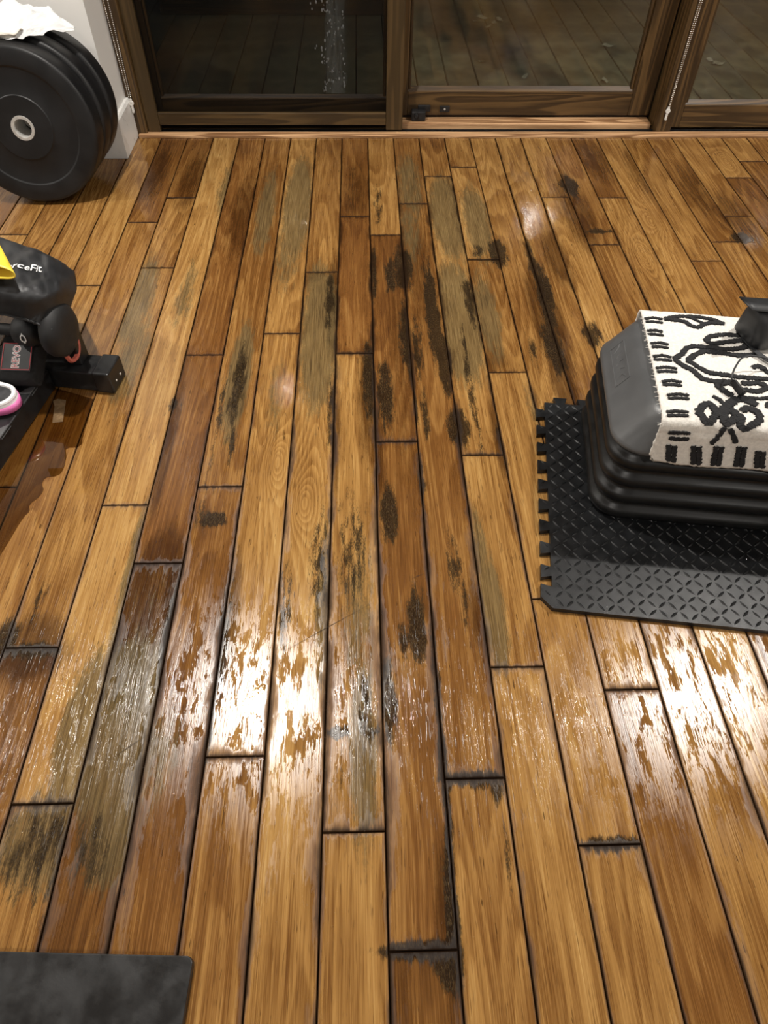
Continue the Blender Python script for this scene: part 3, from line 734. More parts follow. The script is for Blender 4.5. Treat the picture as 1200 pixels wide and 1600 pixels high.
# ---- crumpled paper and cloth on top
def sheet_me(name, fn, nu, nv):
    V = [fn(i / nu, j / nv) for j in range(nv + 1) for i in range(nu + 1)]
    F = [(j * (nu + 1) + i, j * (nu + 1) + i + 1, (j + 1) * (nu + 1) + i + 1, (j + 1) * (nu + 1) + i) for j in range(nv) for i in range(nu)]
    return mesh(name, V, F)
def paper(u, v):
    x = -1.14 + u * .335
    tip = max(0, (u - .62) / .38)
    yf = 2.452 + .028 * math.sin(u * 9) * (1 - tip) + .085 * tip ** 1.3
    yb = 2.635 - .085 * max(0, (u - .72) / .28)
    y = yf + v * (yb - yf)
    fold = abs(((u * 3.1 + v * 1.7) % 1.0) - .5) * 2
    ridge = abs(fbm(u * 4, v * 3, 3.1, 4))
    z = .4605 + .030 * math.sin(min(1, v * 1.25) * 2.4) * (1 - .75 * tip) + .024 * ridge * (1 - .7 * tip) + .012 * fold * (1 - tip) * v
    z -= .012 * tip + .010 * (1 - v) * (1 - tip) * abs(math.sin(u * 11))
    return (x, y, max(z, .4545 - .010 * tip))
o = obj('paper_towel', sheet_me('paper_towel', paper, 46, 26), PAPER)
m_ = o.modifiers.new('thick', 'SOLIDIFY'); m_.thickness = .0012
tag(o, 'crumpled white paper towel on top of the bumper plates', 'paper towel')
def cloth(u, v):
    a = v * math.pi * 1.7 - .6
    x = -1.14 + u * .20 + .012 * math.sin(v * 5)
    y = 2.425 + .016 * math.cos(a) + .01 * fbm(u * 4, v * 3, 2) + .02 * u
    z = .4575 + .010 + .0085 * math.sin(a) + .004 * fbm(u * 6, v * 4, 8)
    return (x, y, z)
o = obj('folded_cloth', sheet_me('folded_cloth', cloth, 24, 22), CLOTH, smooth=True)
m_ = o.modifiers.new('thick', 'SOLIDIFY'); m_.thickness = .0025
tag(o, 'cream folded cloth under the crumpled paper towel', 'cloth')

# ================================================================== blind chains
def bead_chain(name, label, strands, tens, ztop):
    t_ = thing(name, label, 'chain', tens)
    bm = bmesh.new()
    for (dx, dy) in strands:
        z = .0
        while z < ztop:
            x_ = dx * min(1, .4 + z * 2.2); y_ = dy
            mt = Matrix.Translation((x_, y_, z + .02))
            bmesh.ops.create_icosphere(bm, subdivisions=1, radius=.0026, matrix=mt)
            z += .0062
    o = obj('beads', bm_mesh('beads', bm), BEADM, t_, smooth=True); o['kind'] = 'stuff'
    obj('tensioner_wheel', lathe_me('tensioner_wheel', [(.003, .004), (.008, .004), (.009, .002), (.009, -.002), (.008, -.004), (.003, -.004)], 20, 'Y', close=True), CLEARP, t_, (0, 0, .004))
    box('tensioner_body', -.0045, .0045, -.003, .004, -.030, .020, CLEARP, t_, .003)
    obj('screw', lathe_me('screw', [(0, .002), (.003, .002), (.004, 0)], 10, 'Y'), STEEL, t_, (0, -.004, -.026))
    return t_
bead_chain('blind_chain', 'beaded steel blind chain hanging beside the white wall return', [(-.009, 0), (.006, 0)], (-.786, 2.872, .118), 1.9)
bead_chain('blind_chain', 'beaded steel blind chain hanging on the dark post at right', [(-.003, 0), (.004, -.001)], (1.268, 2.898, .082), 1.9)

# ================================================================== foam mat
MAT_O = (.435, .708); MAT_A = math.radians(-8.3); MT = .012
def mat_outline():
    S = .6; p = .0590; P = []
    P += [(0, 0), (S, 0)]
    # right edge: matching notches
    k = 0
    y = .028
    while y < S - .02:
        P += [(S, y - .011), (S - .021, y - .0165), (S - .021, y + .0165), (S, y + .011)]; y += p
    P += [(S, S)]
    x = S - .03
    while x > .015:
        P += [(x + .011, S), (x + .0165, S + .021), (x - .0165, S + .021), (x - .011, S)]; x -= p
    P += [(0, S)]
    y = .028 + p * int((S - .048) / p)
    while y > .05:
        P += [(0, y + .011), (-.021, y + .0165), (-.021, y - .0165), (0, y - .011)]; y -= p
    P += [(0, .050), (-.022, .055), (-.022, .024)]
    return P
mo = thing('foam_mat', 'black interlocking foam floor tile with raised tread under the step, wet', 'foam mat', (*MAT_O, 0), MAT_A, 'interlocking foam tiles')
base_me = extrude_poly_me('tile', mat_outline(), .0006, MT)
obj('tile', base_me, FOAM, mo)
# raised lens-shaped tread bars
V, F = [], []
LB = [(-.0125, 0), (-.006, .0026), (0, .0034), (.006, .0026), (.0125, 0), (.006, -.0026), (0, -.0034), (-.006, -.0026)]
g_ = .0198; ni = int(.6 / g_)
for i in range(-1, ni):
    for j in range(ni):
        cx, cy = (i + .5) * g_ + .004, (j + .5) * g_ + .004
        if i < 0:
            m_ = ((cy - .028) / .059) % 1.0
            if not (m_ < .16 or m_ > .84): continue
            cx = -.009
        a = math.radians(47 if (i + j) % 2 else -47) + random.uniform(-.06, .06)
        ca, sa = math.cos(a), math.sin(a); b = len(V)
        sc = .95 if i >= 0 else .62
        for (px_, py_) in LB: V.append((cx + sc * (px_ * ca - py_ * sa), cy + sc * (px_ * sa + py_ * ca), MT - .0002))
        for k in (-.007, 0, .007): V.append((cx + sc * k * ca, cy + sc * k * sa, MT + (.0017 if k else .0021)))
        r0, r1, r2 = b + 8, b + 9, b + 10
        F += [(b, b + 7, r0), (b + 7, b + 6, r1, r0), (b + 6, b + 5, r2, r1), (b + 5, b + 4, r2), (b + 4, b + 3, r2), (b + 3, b + 2, r1, r2), (b + 2, b + 1, r0, r1), (b + 1, b, r0)]
tread_me = mesh('tread_bars', V, F)
o = obj('tread_bars', tread_me, FOAM, mo, smooth=True); o['kind'] = 'stuff'
mo2 = mo.copy(); col.objects.link(mo2)
mo2.location = (MAT_O[0] + .6015 * math.cos(MAT_A), MAT_O[1] + .6015 * math.sin(MAT_A), 0)
mo2['label'] = 'second black foam tile joined on at the right, beyond the view'
for ch in list(mo.children):
    c2 = ch.copy(); col.objects.link(c2); c2.parent = mo2

# ================================================================== aerobic step on its risers
ST_O = (.552, .931); ST_A = math.radians(-8.0); SD = .365; SL = 1.02; RH = .0483
def loop(ix, iy, r, x1_=.41, y1_=SD):
    return rrect(ix, x1_ - ix, iy, y1_ - iy, max(.01, r), 8)
def riser_me():
    L = []
    for z, ins in ((0, .010), (.004, .004), (.012, .0), (.022, .0), (.029, .004), (.033, .012), (.040, .0145), (.0482, .0145)):
        L.append((loop(ins, ins, .062 - ins * .7), z))
    return loft_me('riser_body', L)
rme = riser_me()
names = ['bottom black plastic riser of the left stack, resting on the foam mat', 'second black plastic riser up in the left stack', 'third black plastic riser up in the left stack', 'top black plastic riser of the left stack, directly under the grey step']
names2 = ['bottom black plastic riser of the right stack, hidden past the view', 'second black riser up in the right stack', 'third black riser up in the right stack', 'top black riser of the right stack']
lug_me = lathe_me('stacking_lug', [(0, .006), (.012, .006), (.015, .003), (.015, 0), (0, 0)], 16)
for side in (0, 1):
    for i in range(4):
        dx = side * (SL - .41)
        t_ = thing('step_riser', (names, names2)[side][i], 'step riser', (ST_O[0] + dx * math.cos(ST_A), ST_O[1] + dx * math.sin(ST_A), MT + .0022 + i * RH), ST_A, 'black risers under the aerobic step')
        obj('riser_body', rme, RISER, t_, smooth=False)
for p_ in rme.polygons: p_.use_smooth = len(p_.vertices) == 4
ZB = MT + .0022 + 4 * RH            # underside of the platform
stp = thing('aerobic_step', 'grey plastic aerobic step platform on black risers', 'aerobic step', (*ST_O, 0), ST_A)
L = []
for z, ix, iy in ((ZB + .0002, .003, .003), (ZB + .003, .0, .0), (ZB + .010, .0, .0), (ZB + .014, .004, .002), (ZB + .066, .040, .009), (ZB + .078, .050, .012), (ZB + .086, .058, .018), (ZB + .0905, .068, .027), (ZB + .0925, .082, .040)):
    L.append((rrect(ix, SL - ix, iy, SD - iy, .066 - ix * .15 - iy * .2, 10), z))
pme = loft_me('platform', L)
for p_ in pme.polygons: p_.use_smooth = len(p_.vertices) == 4
obj('platform', pme, GREY, stp)
ZT = ZB + .0925
# embossed outline on the left end face
def on_end(y, h, d=.0009):
    # h: 0..1 up the sloping end face
    x = .004 + (.040 - .004) * h; z = ZB + .014 + .052 * h
    return (x - d * .82, y, z + d * .57)
for (ya, ha, yb, hb) in ((.165, .30, .285, .30), (.165, .86, .285, .86), (.165, .30, .165, .86), (.285, .30, .285, .86)):
    obj('embossed_line', tube_me('embossed_line', [on_end(ya, ha, .0002), on_end(yb, hb, .0002)], .0011, 6), GREY, stp)
for k, yy in enumerate((.18, .20, .222, .245, .265)):
    obj('embossed_mark', tube_me('embossed_mark', [on_end(yy, .44 + .05 * (k % 2), .0002), on_end(yy + .008, .60, .0002), on_end(yy - .004 + .006 * k % 3, .72, .0002)], .0009, 6), GREY, stp)

# ================================================================== patterned towel over the step
TK = .018; TZ = ZT + .0075; TD = SD
def sp_(x): return (x + math.sqrt(x * x + TK * TK)) / 2
def towel_pt(s, t, off=0.0):
    def base(s, t):
        y = sp_(t) - sp_(t - TD) - .004 + (.0025 * math.sin(s * 30) if t < -.03 else 0)
        z = TZ - sp_(-t) - sp_(t - TD)
        bl = max(0.0, (-t - .05)) * .03
        return Vector((s, y - bl, z + .0014 * fbm(s * 16, t * 16, .3, 2)))
    p = base(s, t)
    if off:
        e = .002
        n = (base(s + e, t) - base(s - e, t)).cross(base(s, t + e) - base(s, t - e)).normalized()
        p = p + n * off
    return p
S0, S1, T0, T1 = .067, .80, -.105, TD + .075
tw = thing('patterned_towel', 'cream tufted cotton mat with black tribal motifs draped over the grey step', 'towel', (*ST_O, 0), ST_A)
nu, nv = 150, 110
V, F = [], []
for j in range(nv + 1):
    for i in range(nu + 1):
        s = S0 + (S1 - S0) * i / nu; t = T0 + (T1 - T0) * j / nv
        if i == 0: s += .0022 * fbm(0, t * 90, 1, 2)
        if j == 0: t += .003 * fbm(s * 80, 0, 2, 2) - .004 * (s - S0)
        if i == 0 and j < 3: s += .004 * (3 - j)
        V.append(towel_pt(s, t, .0012 * fbm(s * 220, t * 220, 0, 2)))
for j in range(nv):
    for i in range(nu):
        a = j * (nu + 1) + i
        F.append((a, a + 1, a + nu + 2, a + nu + 1))
o = obj('towel_sheet', mesh('towel_sheet', V, F), PILE, tw, smooth=True)
m_ = o.modifiers.new('thick', 'SOLIDIFY'); m_.thickness = .0048; m_.offset = -1
MOTIFS=[(0.005, [(0.069, 0.3141), (0.0885, 0.3204), (0.1066, 0.3158)]), (0.005, [(0.0698, 0.302), (0.0866, 0.3057), (0.1059, 0.3029)]), (0.005, [(0.0679, 0.269), (0.0853, 0.2749), (0.1014, 0.2704)]), (0.005, [(0.0686, 0.2574), (0.0835, 0.2608), (0.1008, 0.2579)]), (0.005, [(0.07, 0.2261), (0.0887, 0.2321), (0.1061, 0.2279)]), (0.005, [(0.0707, 0.215), (0.0869, 0.2185), (0.1054, 0.2159)]), (0.005, [(0.0689, 0.1845), (0.0883, 0.1903), (0.1064, 0.1865)]), (0.005, [(0.0695, 0.1737), (0.0865, 0.1772), (0.1057, 0.175)]), (0.005, [(0.0703, 0.1479), (0.0915, 0.1539), (0.1113, 0.1505)]), (0.005, [(0.0709, 0.1375), (0.0897, 0.1412), (0.1106, 0.1393)]), (0.005, [(0.0761, 0.1084), (0.0959, 0.114), (0.1143, 0.1107)]), (0.005, [(0.0767, 0.0984), (0.0941, 0.1018), (0.1136, 0.0999)]), (0.005, [(0.0807, 0.0702), (0.1021, 0.0759), (0.1222, 0.073)]), (0.005, [(0.0813, 0.0606), (0.1003, 0.0642), (0.1215, 0.0626)]), (0.005, [(0.074, 0.0232), (0.095, 0.0287), (0.1146, 0.026)]), (0.005, [(0.0746, 0.014), (0.0933, 0.0175), (0.114, 0.0161)]), (0.006, [(0.0836, -0.0273), (0.1029, -0.025), (0.1223, -0.0259)]), (0.006, [(0.0883, -0.0419), (0.108, -0.0407), (0.124, -0.0377)]), (0.007, [(0.0938, -0.0568), (0.0996, -0.0798), (0.1055, -0.1034)]), (0.007, [(0.1043, -0.0577), (0.1095, -0.0786), (0.1155, -0.1022)]), (0.007, [(0.1369, -0.0526), (0.1445, -0.077), (0.1524, -0.1022)]), (0.007, [(0.1473, -0.0536), (0.1543, -0.0758), (0.1623, -0.1009)]), (0.007, [(0.1766, -0.0489), (0.1824, -0.0752), (0.1883, -0.1023)]), (0.007, [(0.187, -0.0498), (0.1921, -0.0739), (0.1982, -0.101)]), (0.007, [(0.2183, -0.0471), (0.225, -0.0761), (0.2319, -0.1061)]), (0.007, [(0.2286, -0.048), (0.2347, -0.0749), (0.2418, -0.1048)]), (0.007, [(0.2564, -0.0557), (0.2638, -0.0832), (0.2715, -0.1116)]), (0.007, [(0.2668, -0.0567), (0.2735, -0.082), (0.2813, -0.1103)]), (0.0055, [(0.1104, 0.3194), (0.1327, 0.3299), (0.1513, 0.3362), (0.1836, 0.3384), (0.2161, 0.3303), (0.2331, 0.3162)]), (0.0055, [(0.1104, 0.3194), (0.131, 0.3182), (0.1523, 0.3145), (0.1612, 0.3021), (0.1753, 0.2957), (0.1909, 0.3108), (0.2097, 0.3189), (0.2331, 0.3162)]), (0.005, [(0.1597, 0.3334), (0.1741, 0.3276), (0.189, 0.3124)]), (0.006, [(0.1108, 0.1813), (0.1279, 0.1988), (0.1408, 0.2211), (0.1558, 0.2301), (0.1764, 0.2274), (0.1936, 0.2303), (0.2095, 0.2257), (0.2397, 0.2313), (0.2581, 0.2396), (0.268, 0.2568), (0.2522, 0.2619), (0.2225, 0.2502), (0.1917, 0.2427), (0.1828, 0.2523), (0.1941, 0.2681), (0.2235, 0.2773), (0.2705, 0.2786), (0.2985, 0.2804)]), (0.006, [(0.1108, 0.1813), (0.1244, 0.163), (0.1425, 0.1489), (0.1568, 0.1265), (0.1781, 0.1229), (0.2123, 0.125)]), (0.006, [(0.2782, 0.2169), (0.2355, 0.2101), (0.203, 0.2135), (0.1721, 0.2147), (0.1529, 0.1996), (0.1364, 0.1805), (0.1529, 0.1627), (0.1707, 0.1486), (0.1944, 0.1457), (0.2156, 0.1413), (0.2414, 0.1404), (0.2914, 0.1413)]), (0.006, [(0.2265, 0.1223), (0.2591, 0.127), (0.2706, 0.1216), (0.2729, 0.1144), (0.264, 0.1066), (0.2485, 0.1002), (0.2259, 0.1043)]), (0.007, [(0.2103, 0.1208), (0.1911, 0.1199), (0.1817, 0.1104), (0.1923, 0.0931), (0.2062, 0.0846)]), (0.009, [(0.2112, 0.0784), (0.1896, 0.0553), (0.164, 0.0252)]), (0.007, [(0.1306, 0.0303), (0.151, 0.0552), (0.1618, 0.0507), (0.1644, 0.0276), (0.149, -0.0006), (0.1429, 0.0088), (0.1306, 0.0303)]), (0.008, [(0.1828, 0.0439), (0.1975, 0.041), (0.2015, 0.023), (0.1812, 0.0045), (0.175, 0.0151), (0.1828, 0.0439)]), (0.007, [(0.1725, 0.0379), (0.1864, 0.0467)]), (0.007, [(0.1998, 0.0297), (0.2102, 0.0287), (0.2049, 0.003), (0.2129, -0.0067), (0.2269, 0.008), (0.2439, 0.0237), (0.2409, 0.0441), (0.2244, 0.0526), (0.2106, 0.0415)]), (0.007, [(0.1782, -0.0024), (0.175, -0.0218), (0.1651, -0.0448)]), (0.007, [(0.187, -0.0056), (0.1975, -0.0213), (0.2084, -0.0395)]), (0.006, [(0.1659, 0.0776), (0.1782, 0.0682), (0.1871, 0.0503)]), (0.009, [(0.212, 0.0822), (0.2288, 0.0734), (0.2446, 0.0611)]), (0.006, [(0.2303, 0.0808), (0.2489, 0.0807), (0.2766, 0.0867)]), (0.006, [(0.2577, 0.1753), (0.2758, 0.1802), (0.2837, 0.1655), (0.2929, 0.1563)]), (0.006, [(0.2743, 0.0767), (0.2623, 0.068), (0.2619, 0.0561)]), (0.006, [(0.264, 0.309), (0.2789, 0.3184), (0.2894, 0.3067), (0.2781, 0.2942), (0.2635, 0.296)])]
def ribbon_me(name, w, pts):
    P = []
    for (a, b) in zip(pts[:-1], pts[1:]):
        n = max(1, int(math.dist(a, b) / .0022))
        for k in range(n): P.append((a[0] + (b[0] - a[0]) * k / n, a[1] + (b[1] - a[1]) * k / n))
    P.append(pts[-1])
    for _ in range(4):
        P = [P[0]] + [((P[i - 1][0] + 2 * P[i][0] + P[i + 1][0]) / 4, (P[i - 1][1] + 2 * P[i][1] + P[i + 1][1]) / 4) for i in range(1, len(P) - 1)] + [P[-1]]
    V, F = [], []
    for i, (s, t) in enumerate(P):
        a, b = P[max(0, i - 1)], P[min(len(P) - 1, i + 1)]
        d = math.hypot(b[0] - a[0], b[1] - a[1]) or 1
        nx_, ny_ = -(b[1] - a[1]) / d, (b[0] - a[0]) / d
        wl_ = w * (.5 + random.uniform(-.12, .16)); wr_ = w * (.5 + random.uniform(-.12, .16))
        if i in (0, len(P) - 1): wl_ *= .6; wr_ *= .6
        s += random.uniform(-.0004, .0004); t += random.uniform(-.0004, .0004)
        for ww, of in ((wl_, .0004), (wl_ * .8, .0028), (-wr_ * .8, .0028), (-wr_, .0004)):
            V.append(towel_pt(s + nx_ * ww, t + ny_ * ww, of + (random.uniform(-.0005, .0007) if of > .001 else 0)))
    for i in range(len(P) - 1):
        for k in range(3):
            a = i * 4 + k
            F.append((a, a + 1, a + 5, a + 4))
    return mesh(name, V, F)
for k in range(6):                       # border bars along the middle of the front hem
    sx = .345 + k * .035
    MOTIFS += [(.007, [(sx - .004, -.075), (sx - .005, -.088), (sx - .006, -.1)]), (.007, [(sx + .004, -.075), (sx + .003, -.088), (sx + .002, -.1)])]
MOTIFS += [(w, [(.867 - s, t) for s, t in pts]) for w, pts in MOTIFS if max(p[0] for p in pts) < .34]
for w, pts in MOTIFS:
    w *= 1.4 if len(pts) == 3 and w in (.005, .006, .007) else 2.05
    pts = [(min(p[0], S1 - .01), max(p[1], T0 + .006)) for p in pts]
    obj('motif', ribbon_me('motif', w, pts), PILEK, tw)
# short loose threads along the left hem
V, F = [], []
for k in range(46):
    t = random.uniform(-.02, .33); p = towel_pt(S0, t, 0)
    q = p + Vector((-random.uniform(.003, .008), random.uniform(-.004, .004), random.uniform(-.003, .001)))
    b = len(V); d = Vector((0, .0004, .0003))
    V += [p - d, p + d, q + d * .4, q - d * .4]; F.append((b, b + 1, b + 2, b + 3))
o = obj('loose_threads', mesh('loose_threads', V, F), PILE, tw); o['kind'] = 'stuff'

# ---- black strap pouch and its cord lying on the towel
pz = TZ + .003
pch = thing('black_pouch', 'small black folded pouch with upturned flap at the edge of the patterned towel', 'pouch', (.905, 1.162, pz), math.radians(12))
L = []
for z, a, b, dx in ((0, .060, .040, 0), (.006, .066, .045, -.002), (.03, .064, .040, -.004), (.055, .060, .032, -.010), (.070, .055, .022, -.014), (.074, .048, .014, -.015)):
    L.append((rrect(-a + dx, a + dx, -b, b, min(a, b) * .5, 6), z))
o = obj('pouch_body', loft_me('pouch_body', L), NYLON, pch)
for p_ in o.data.polygons: p_.use_smooth = True
V, F = [], []
for i in range(13):
    u = i / 12
    for v in (0, 1):
        V.append((-.098 + u * .175, -.022 + v * .044 - .006 * u, .0745 + .016 * (1 - u) ** 2.5 - .012 * u * u))
F = [(2 * i, 2 * i + 2, 2 * i + 3, 2 * i + 1) for i in range(12)]
o = obj('flap', mesh('flap', V, F), NYLON, pch, smooth=True); m_ = o.modifiers.new('thick', 'SOLIDIFY'); m_.thickness = .0025
for k, yy in enumerate((-.046, -.047)):
    obj('piping', tube_me('piping', [(-.03 + .03 * k, yy, .006), (-.028 + .03 * k, yy + .004, .03), (-.018 + .03 * k, yy + .013, .055), (-.005 + .03 * k, yy + .028, .074)], .0011, 6), NYLON, pch)
V = [towel_pt(*q, .0042) for q in ()]
cord = thing('audio_cord', 'thin black cord looping over the towel to a small black plug', 'cord', (.775, .98, pz))
def wl(pts): return [(x - .775, y - .98, z - pz) for x, y, z in pts]
def smooth_path(P, n=8):
    P = [Vector(p) for p in P]; out = []
    Q = [P[0]] + P + [P[-1]]
    for i in range(1, len(Q) - 2):
        for k in range(n):
            t = k / n
            a, b, c, d = Q[i - 1], Q[i], Q[i + 1], Q[i + 2]
            out.append(.5 * ((2 * b) + (-a + c) * t + (2 * a - 5 * b + 4 * c - d) * t * t + (-a + 3 * b - 3 * c + d) * t ** 3))
    out.append(P[-1]); return out
obj('wire', tube_me('wire', smooth_path(wl([(.95, 1.05, .318), (.90, 1.056, .322), (.858, 1.059, .330), (.825, 1.061, .337), (.795, 1.051, .342), (.770, 1.022, .342), (.760, 1.003, .334), (.764, .997, .325)])), .0018, 8), NYLON, cord, smooth=True)
obj('plug', tube_me('plug', wl([(.762, 1.001, .3275), (.764, .998, .3265), (.770, .986, .3225), (.776, .974, .3195), (.777, .972, .319)]), [.0035, .0068, .0068, .0075, .006], 14), RISER, cord, smooth=False)
st_ = thing('strap', 'narrow flat black strap running from the pouch across the towel', 'strap', (.85, 1.11, pz))
V, F = [], []
sp = smooth_path([(.842, 1.150, pz + .004), (.848, 1.125, pz + .0035), (.856, 1.095, pz + .003), (.880, 1.060, pz + .003), (.930, 1.020, pz + .004)], 6)
for i, p in enumerate(sp):
    d = (sp[min(i + 1, len(sp) - 1)] - sp[max(i - 1, 0)]).normalized(); n = Vector((-d.y, d.x, 0)) * .0055
    V += [p + n - Vector((.85, 1.11, pz)), p - n - Vector((.85, 1.11, pz))]
F = [(2 * i, 2 * i + 1, 2 * i + 3, 2 * i + 2) for i in range(len(sp) - 1)]
o = obj('webbing', mesh('webbing', V, F), NYLON, st_); m_ = o.modifiers.new('thick', 'SOLIDIFY'); m_.thickness = .0018; m_.offset = 1

# ================================================================== rubber slab at the lower left
sl_ = thing('rubber_slab', 'flat black rubber mat with rounded corner and powdery wet film', 'rubber mat', (-.174, .150, 0), math.radians(-2.6))
P = rrect(-.62, 0.0, -.42, 0.0, .010, 6)
obj('slab', extrude_poly_me('slab', P, .0006, .014, .0018), SLAB, sl_)

# ================================================================== weight bench foot and gear at the left
BN_O = (-.70, 1.425); BN_A = math.radians(-9)
bn = thing('weight_bench', 'black steel weight bench base with square foot and low black shelf', 'weight bench', (*BN_O, 0), BN_A)
box('foot', -.62, .130, -.036, .036, .0008, .058, BLACKST, bn, .004)
box('end_cap', .112, .156, -.0395, .0395, .0005, .0615, BLACKST, bn, .004)
for yy in (-.012, .014): obj('rivet', lathe_me('rivet', [(0, .0015), (.003, .001), (.0035, 0)], 8, 'X'), STEEL, bn, (.156, yy, .022))
shelf = box('shelf', -.40, .0, -.95, -.037, .0008, .058, BLACKST, bn, .003)
for (yy, ln) in ((-.135, .035), (-.285, .05)):  # two grey marks along the right edge of the shelf
    me = mesh('pale_mark', [(-.030, yy, .0587), (-.002, yy + .006, .0587), (-.002, yy + ln, .0587), (-.022, yy + ln * .55, .0587), (.0006, yy + .006, .052), (.0006, yy + ln, .052)], [(0, 1, 2, 3), (1, 4, 5, 2)])
    obj('pale_mark', me, GREY, shelf)
box('upright', .030, .078, -.010, .034, .058, .185, BLACKST, bn, .004)
roll = obj('foam_roller', lathe_me('foam_roller', [(0, .105), (.030, .105), (.050, .101), (.0605, .092), (.0625, .080), (.0625, .072), (.058, .063), (.0, .061)], 36, 'X'), NEOP, bn, (0, -.043, .188), True)
obj('spacer_ring', lathe_me('spacer_ring', [(.026, .004), (.033, .005), (.036, 0), (.033, -.005), (.026, -.004)], 32, 'X', close=True), CORAL, bn, (.074, -.018, .117), True)
box('roller_bar', -.02, .09, -.052, -.034, .16, .178, BLACKST, bn, .003)
box('seat_pad', -.62, -.075, -.005, .20, .19, .24, NEOP, bn, .015)
box('pad_support', -.40, -.34, .06, .12, .058, .19, BLACKST, bn, .003)

# ---- drawstring bag draped over the bench
BAG = [[(-1.02, 1.78, .13), (-.93, 1.76, .13), (-.855, 1.74, .13), (-.775, 1.70, .13), (-.690, 1.66, .13)],
       [(-.862, 1.578, .325), (-.776, 1.562, .308), (-.713, 1.552, .29), (-.656, 1.538, .27), (-.621, 1.541, .228)],
       [(-.800, 1.405, .335), (-.717, 1.401, .325), (-.657, 1.407, .305), (-.617, 1.429, .275), (-.607, 1.490, .222)],
       [(-.785, 1.340, .320), (-.703, 1.338, .310), (-.642, 1.343, .295), (-.612, 1.376, .262), (-.606, 1.450, .212)],
       [(-.798, 1.327, .27), (-.723, 1.330, .257), (-.674, 1.331, .243), (-.648, 1.331, .228), (-.620, 1.327, .212)]]
def cr(p, t):
    n = len(p) - 1; x = min(max(t, 0), 1) * n; i = min(int(x), n - 1); f = x - i
    a, b, c, d = p[max(i - 1, 0)], p[i], p[i + 1], p[min(i + 2, n)]
    return .5 * ((2 * b) + (c - a) * f + (2 * a - 5 * b + 4 * c - d) * f * f + (-a + 3 * b - 3 * c + d) * f ** 3)
BG = [[Vector(q) for q in r] for r in BAG]
def bag_pt(u, v, wr=1.0):
    p = cr([cr(r, u) for r in BG], v)
    q = .010 * abs(fbm(u * 4 + v * 2.2, v * 2.5 - u, 4.2, 3)) + .004 * fbm(u * 11, v * 9, 1.7, 3)
    return p + Vector((0, -.3, 1)).normalized() * q * wr
bag = thing('drawstring_bag', 'black nylon bag with white lettering draped over the bench gear', 'bag', (-.74, 1.45, .20))
nu, nv = 50, 50
V = [bag_pt(i / nu, j / nv) - Vector((-.74, 1.45, .20)) for j in range(nv + 1) for i in range(nu + 1)]
F = [(j * (nu + 1) + i, (j + 1) * (nu + 1) + i, (j + 1) * (nu + 1) + i + 1, j * (nu + 1) + i + 1) for j in range(nv) for i in range(nu)]
o = obj('bag_body', mesh('bag_body', V, F), NYLON, bag, smooth=True)
m_ = o.modifiers.new('thick', 'SOLIDIFY'); m_.thickness = .003; m_.offset = -1
obj('hem', tube_me('hem', [bag_pt(i / 30, 1.0) - Vector((-.74, 1.45, .20)) for i in range(31)], .0032, 8), NYLON, bag, smooth=True)
# lettering follows the cloth
tm = text_me('lettering', 'ForceFit', 1.0, 0.0, .28, .012)
xs_ = [v.co.x for v in tm.vertices]; xm, xM = min(xs_), max(xs_)
bm = bmesh.new(); bm.from_mesh(tm)
bmesh.ops.triangulate(bm, faces=bm.faces)
bmesh.ops.subdivide_edges(bm, edges=[e for e in bm.edges if e.calc_length() > .12], cuts=1)
for v in bm.verts:
    a = (v.co.x - xm) / (xM - xm); h = v.co.y
    uu = .245 + a * .350; vv = .494 - .055 * max(0, a - .25) - h * .062
    p = bag_pt(uu, vv) - Vector((-.74, 1.45, .20))
    e = .01
    n = (bag_pt(uu + e, vv) - bag_pt(uu - e, vv)).cross(bag_pt(uu, vv - e) - bag_pt(uu, vv + e)).normalized()
    v.co = p + n * .0022
bmesh.ops.recalc_face_normals(bm, faces=bm.faces)
obj('lettering', bm_mesh('lettering', bm), WHITET, bag)

# ---- yellow resistance band loop
yb = thing('resistance_band', 'yellow latex resistance band folded in a loop on the black bag', 'resistance band', (-.735, 1.345, .342))
V, F = [], []
n_, m2 = 40, 10
for j in range(m2 + 1):
    f = j / m2
    for i in range(n_):
        a = 2 * math.pi * i / n_
        cx = abs(math.cos(a)) ** .7 * math.copysign(1, math.cos(a)); sz = math.copysign(abs(math.sin(a)) ** .8, math.sin(a))
        V.append((.074 * cx - .060 * f, .100 * f + .004 * sz, (.012 - .004 * f) * sz + .008 + .012 * f - .016 * max(0, cx - .6)))
for j in range(m2):
    for i in range(n_):
        a = j * n_ + i; b = j * n_ + (i + 1) % n_
        F.append((a, b, b + n_, a + n_))
o = obj('band_loop', mesh('band_loop', V, F), YELLOW, yb, smooth=True); m_ = o.modifiers.new('thick', 'SOLIDIFY'); m_.thickness = .0022
rg = [(-.005 + .017 * math.cos(a) - .030, .036 + .016 * math.sin(a), .0268 + .004 * math.sin(a)) for a in [2 * math.pi * k / 24 for k in range(25)]]
obj('printed_ring', tube_me('printed_ring', rg, .0022, 6, False, .4), NYLON, yb)

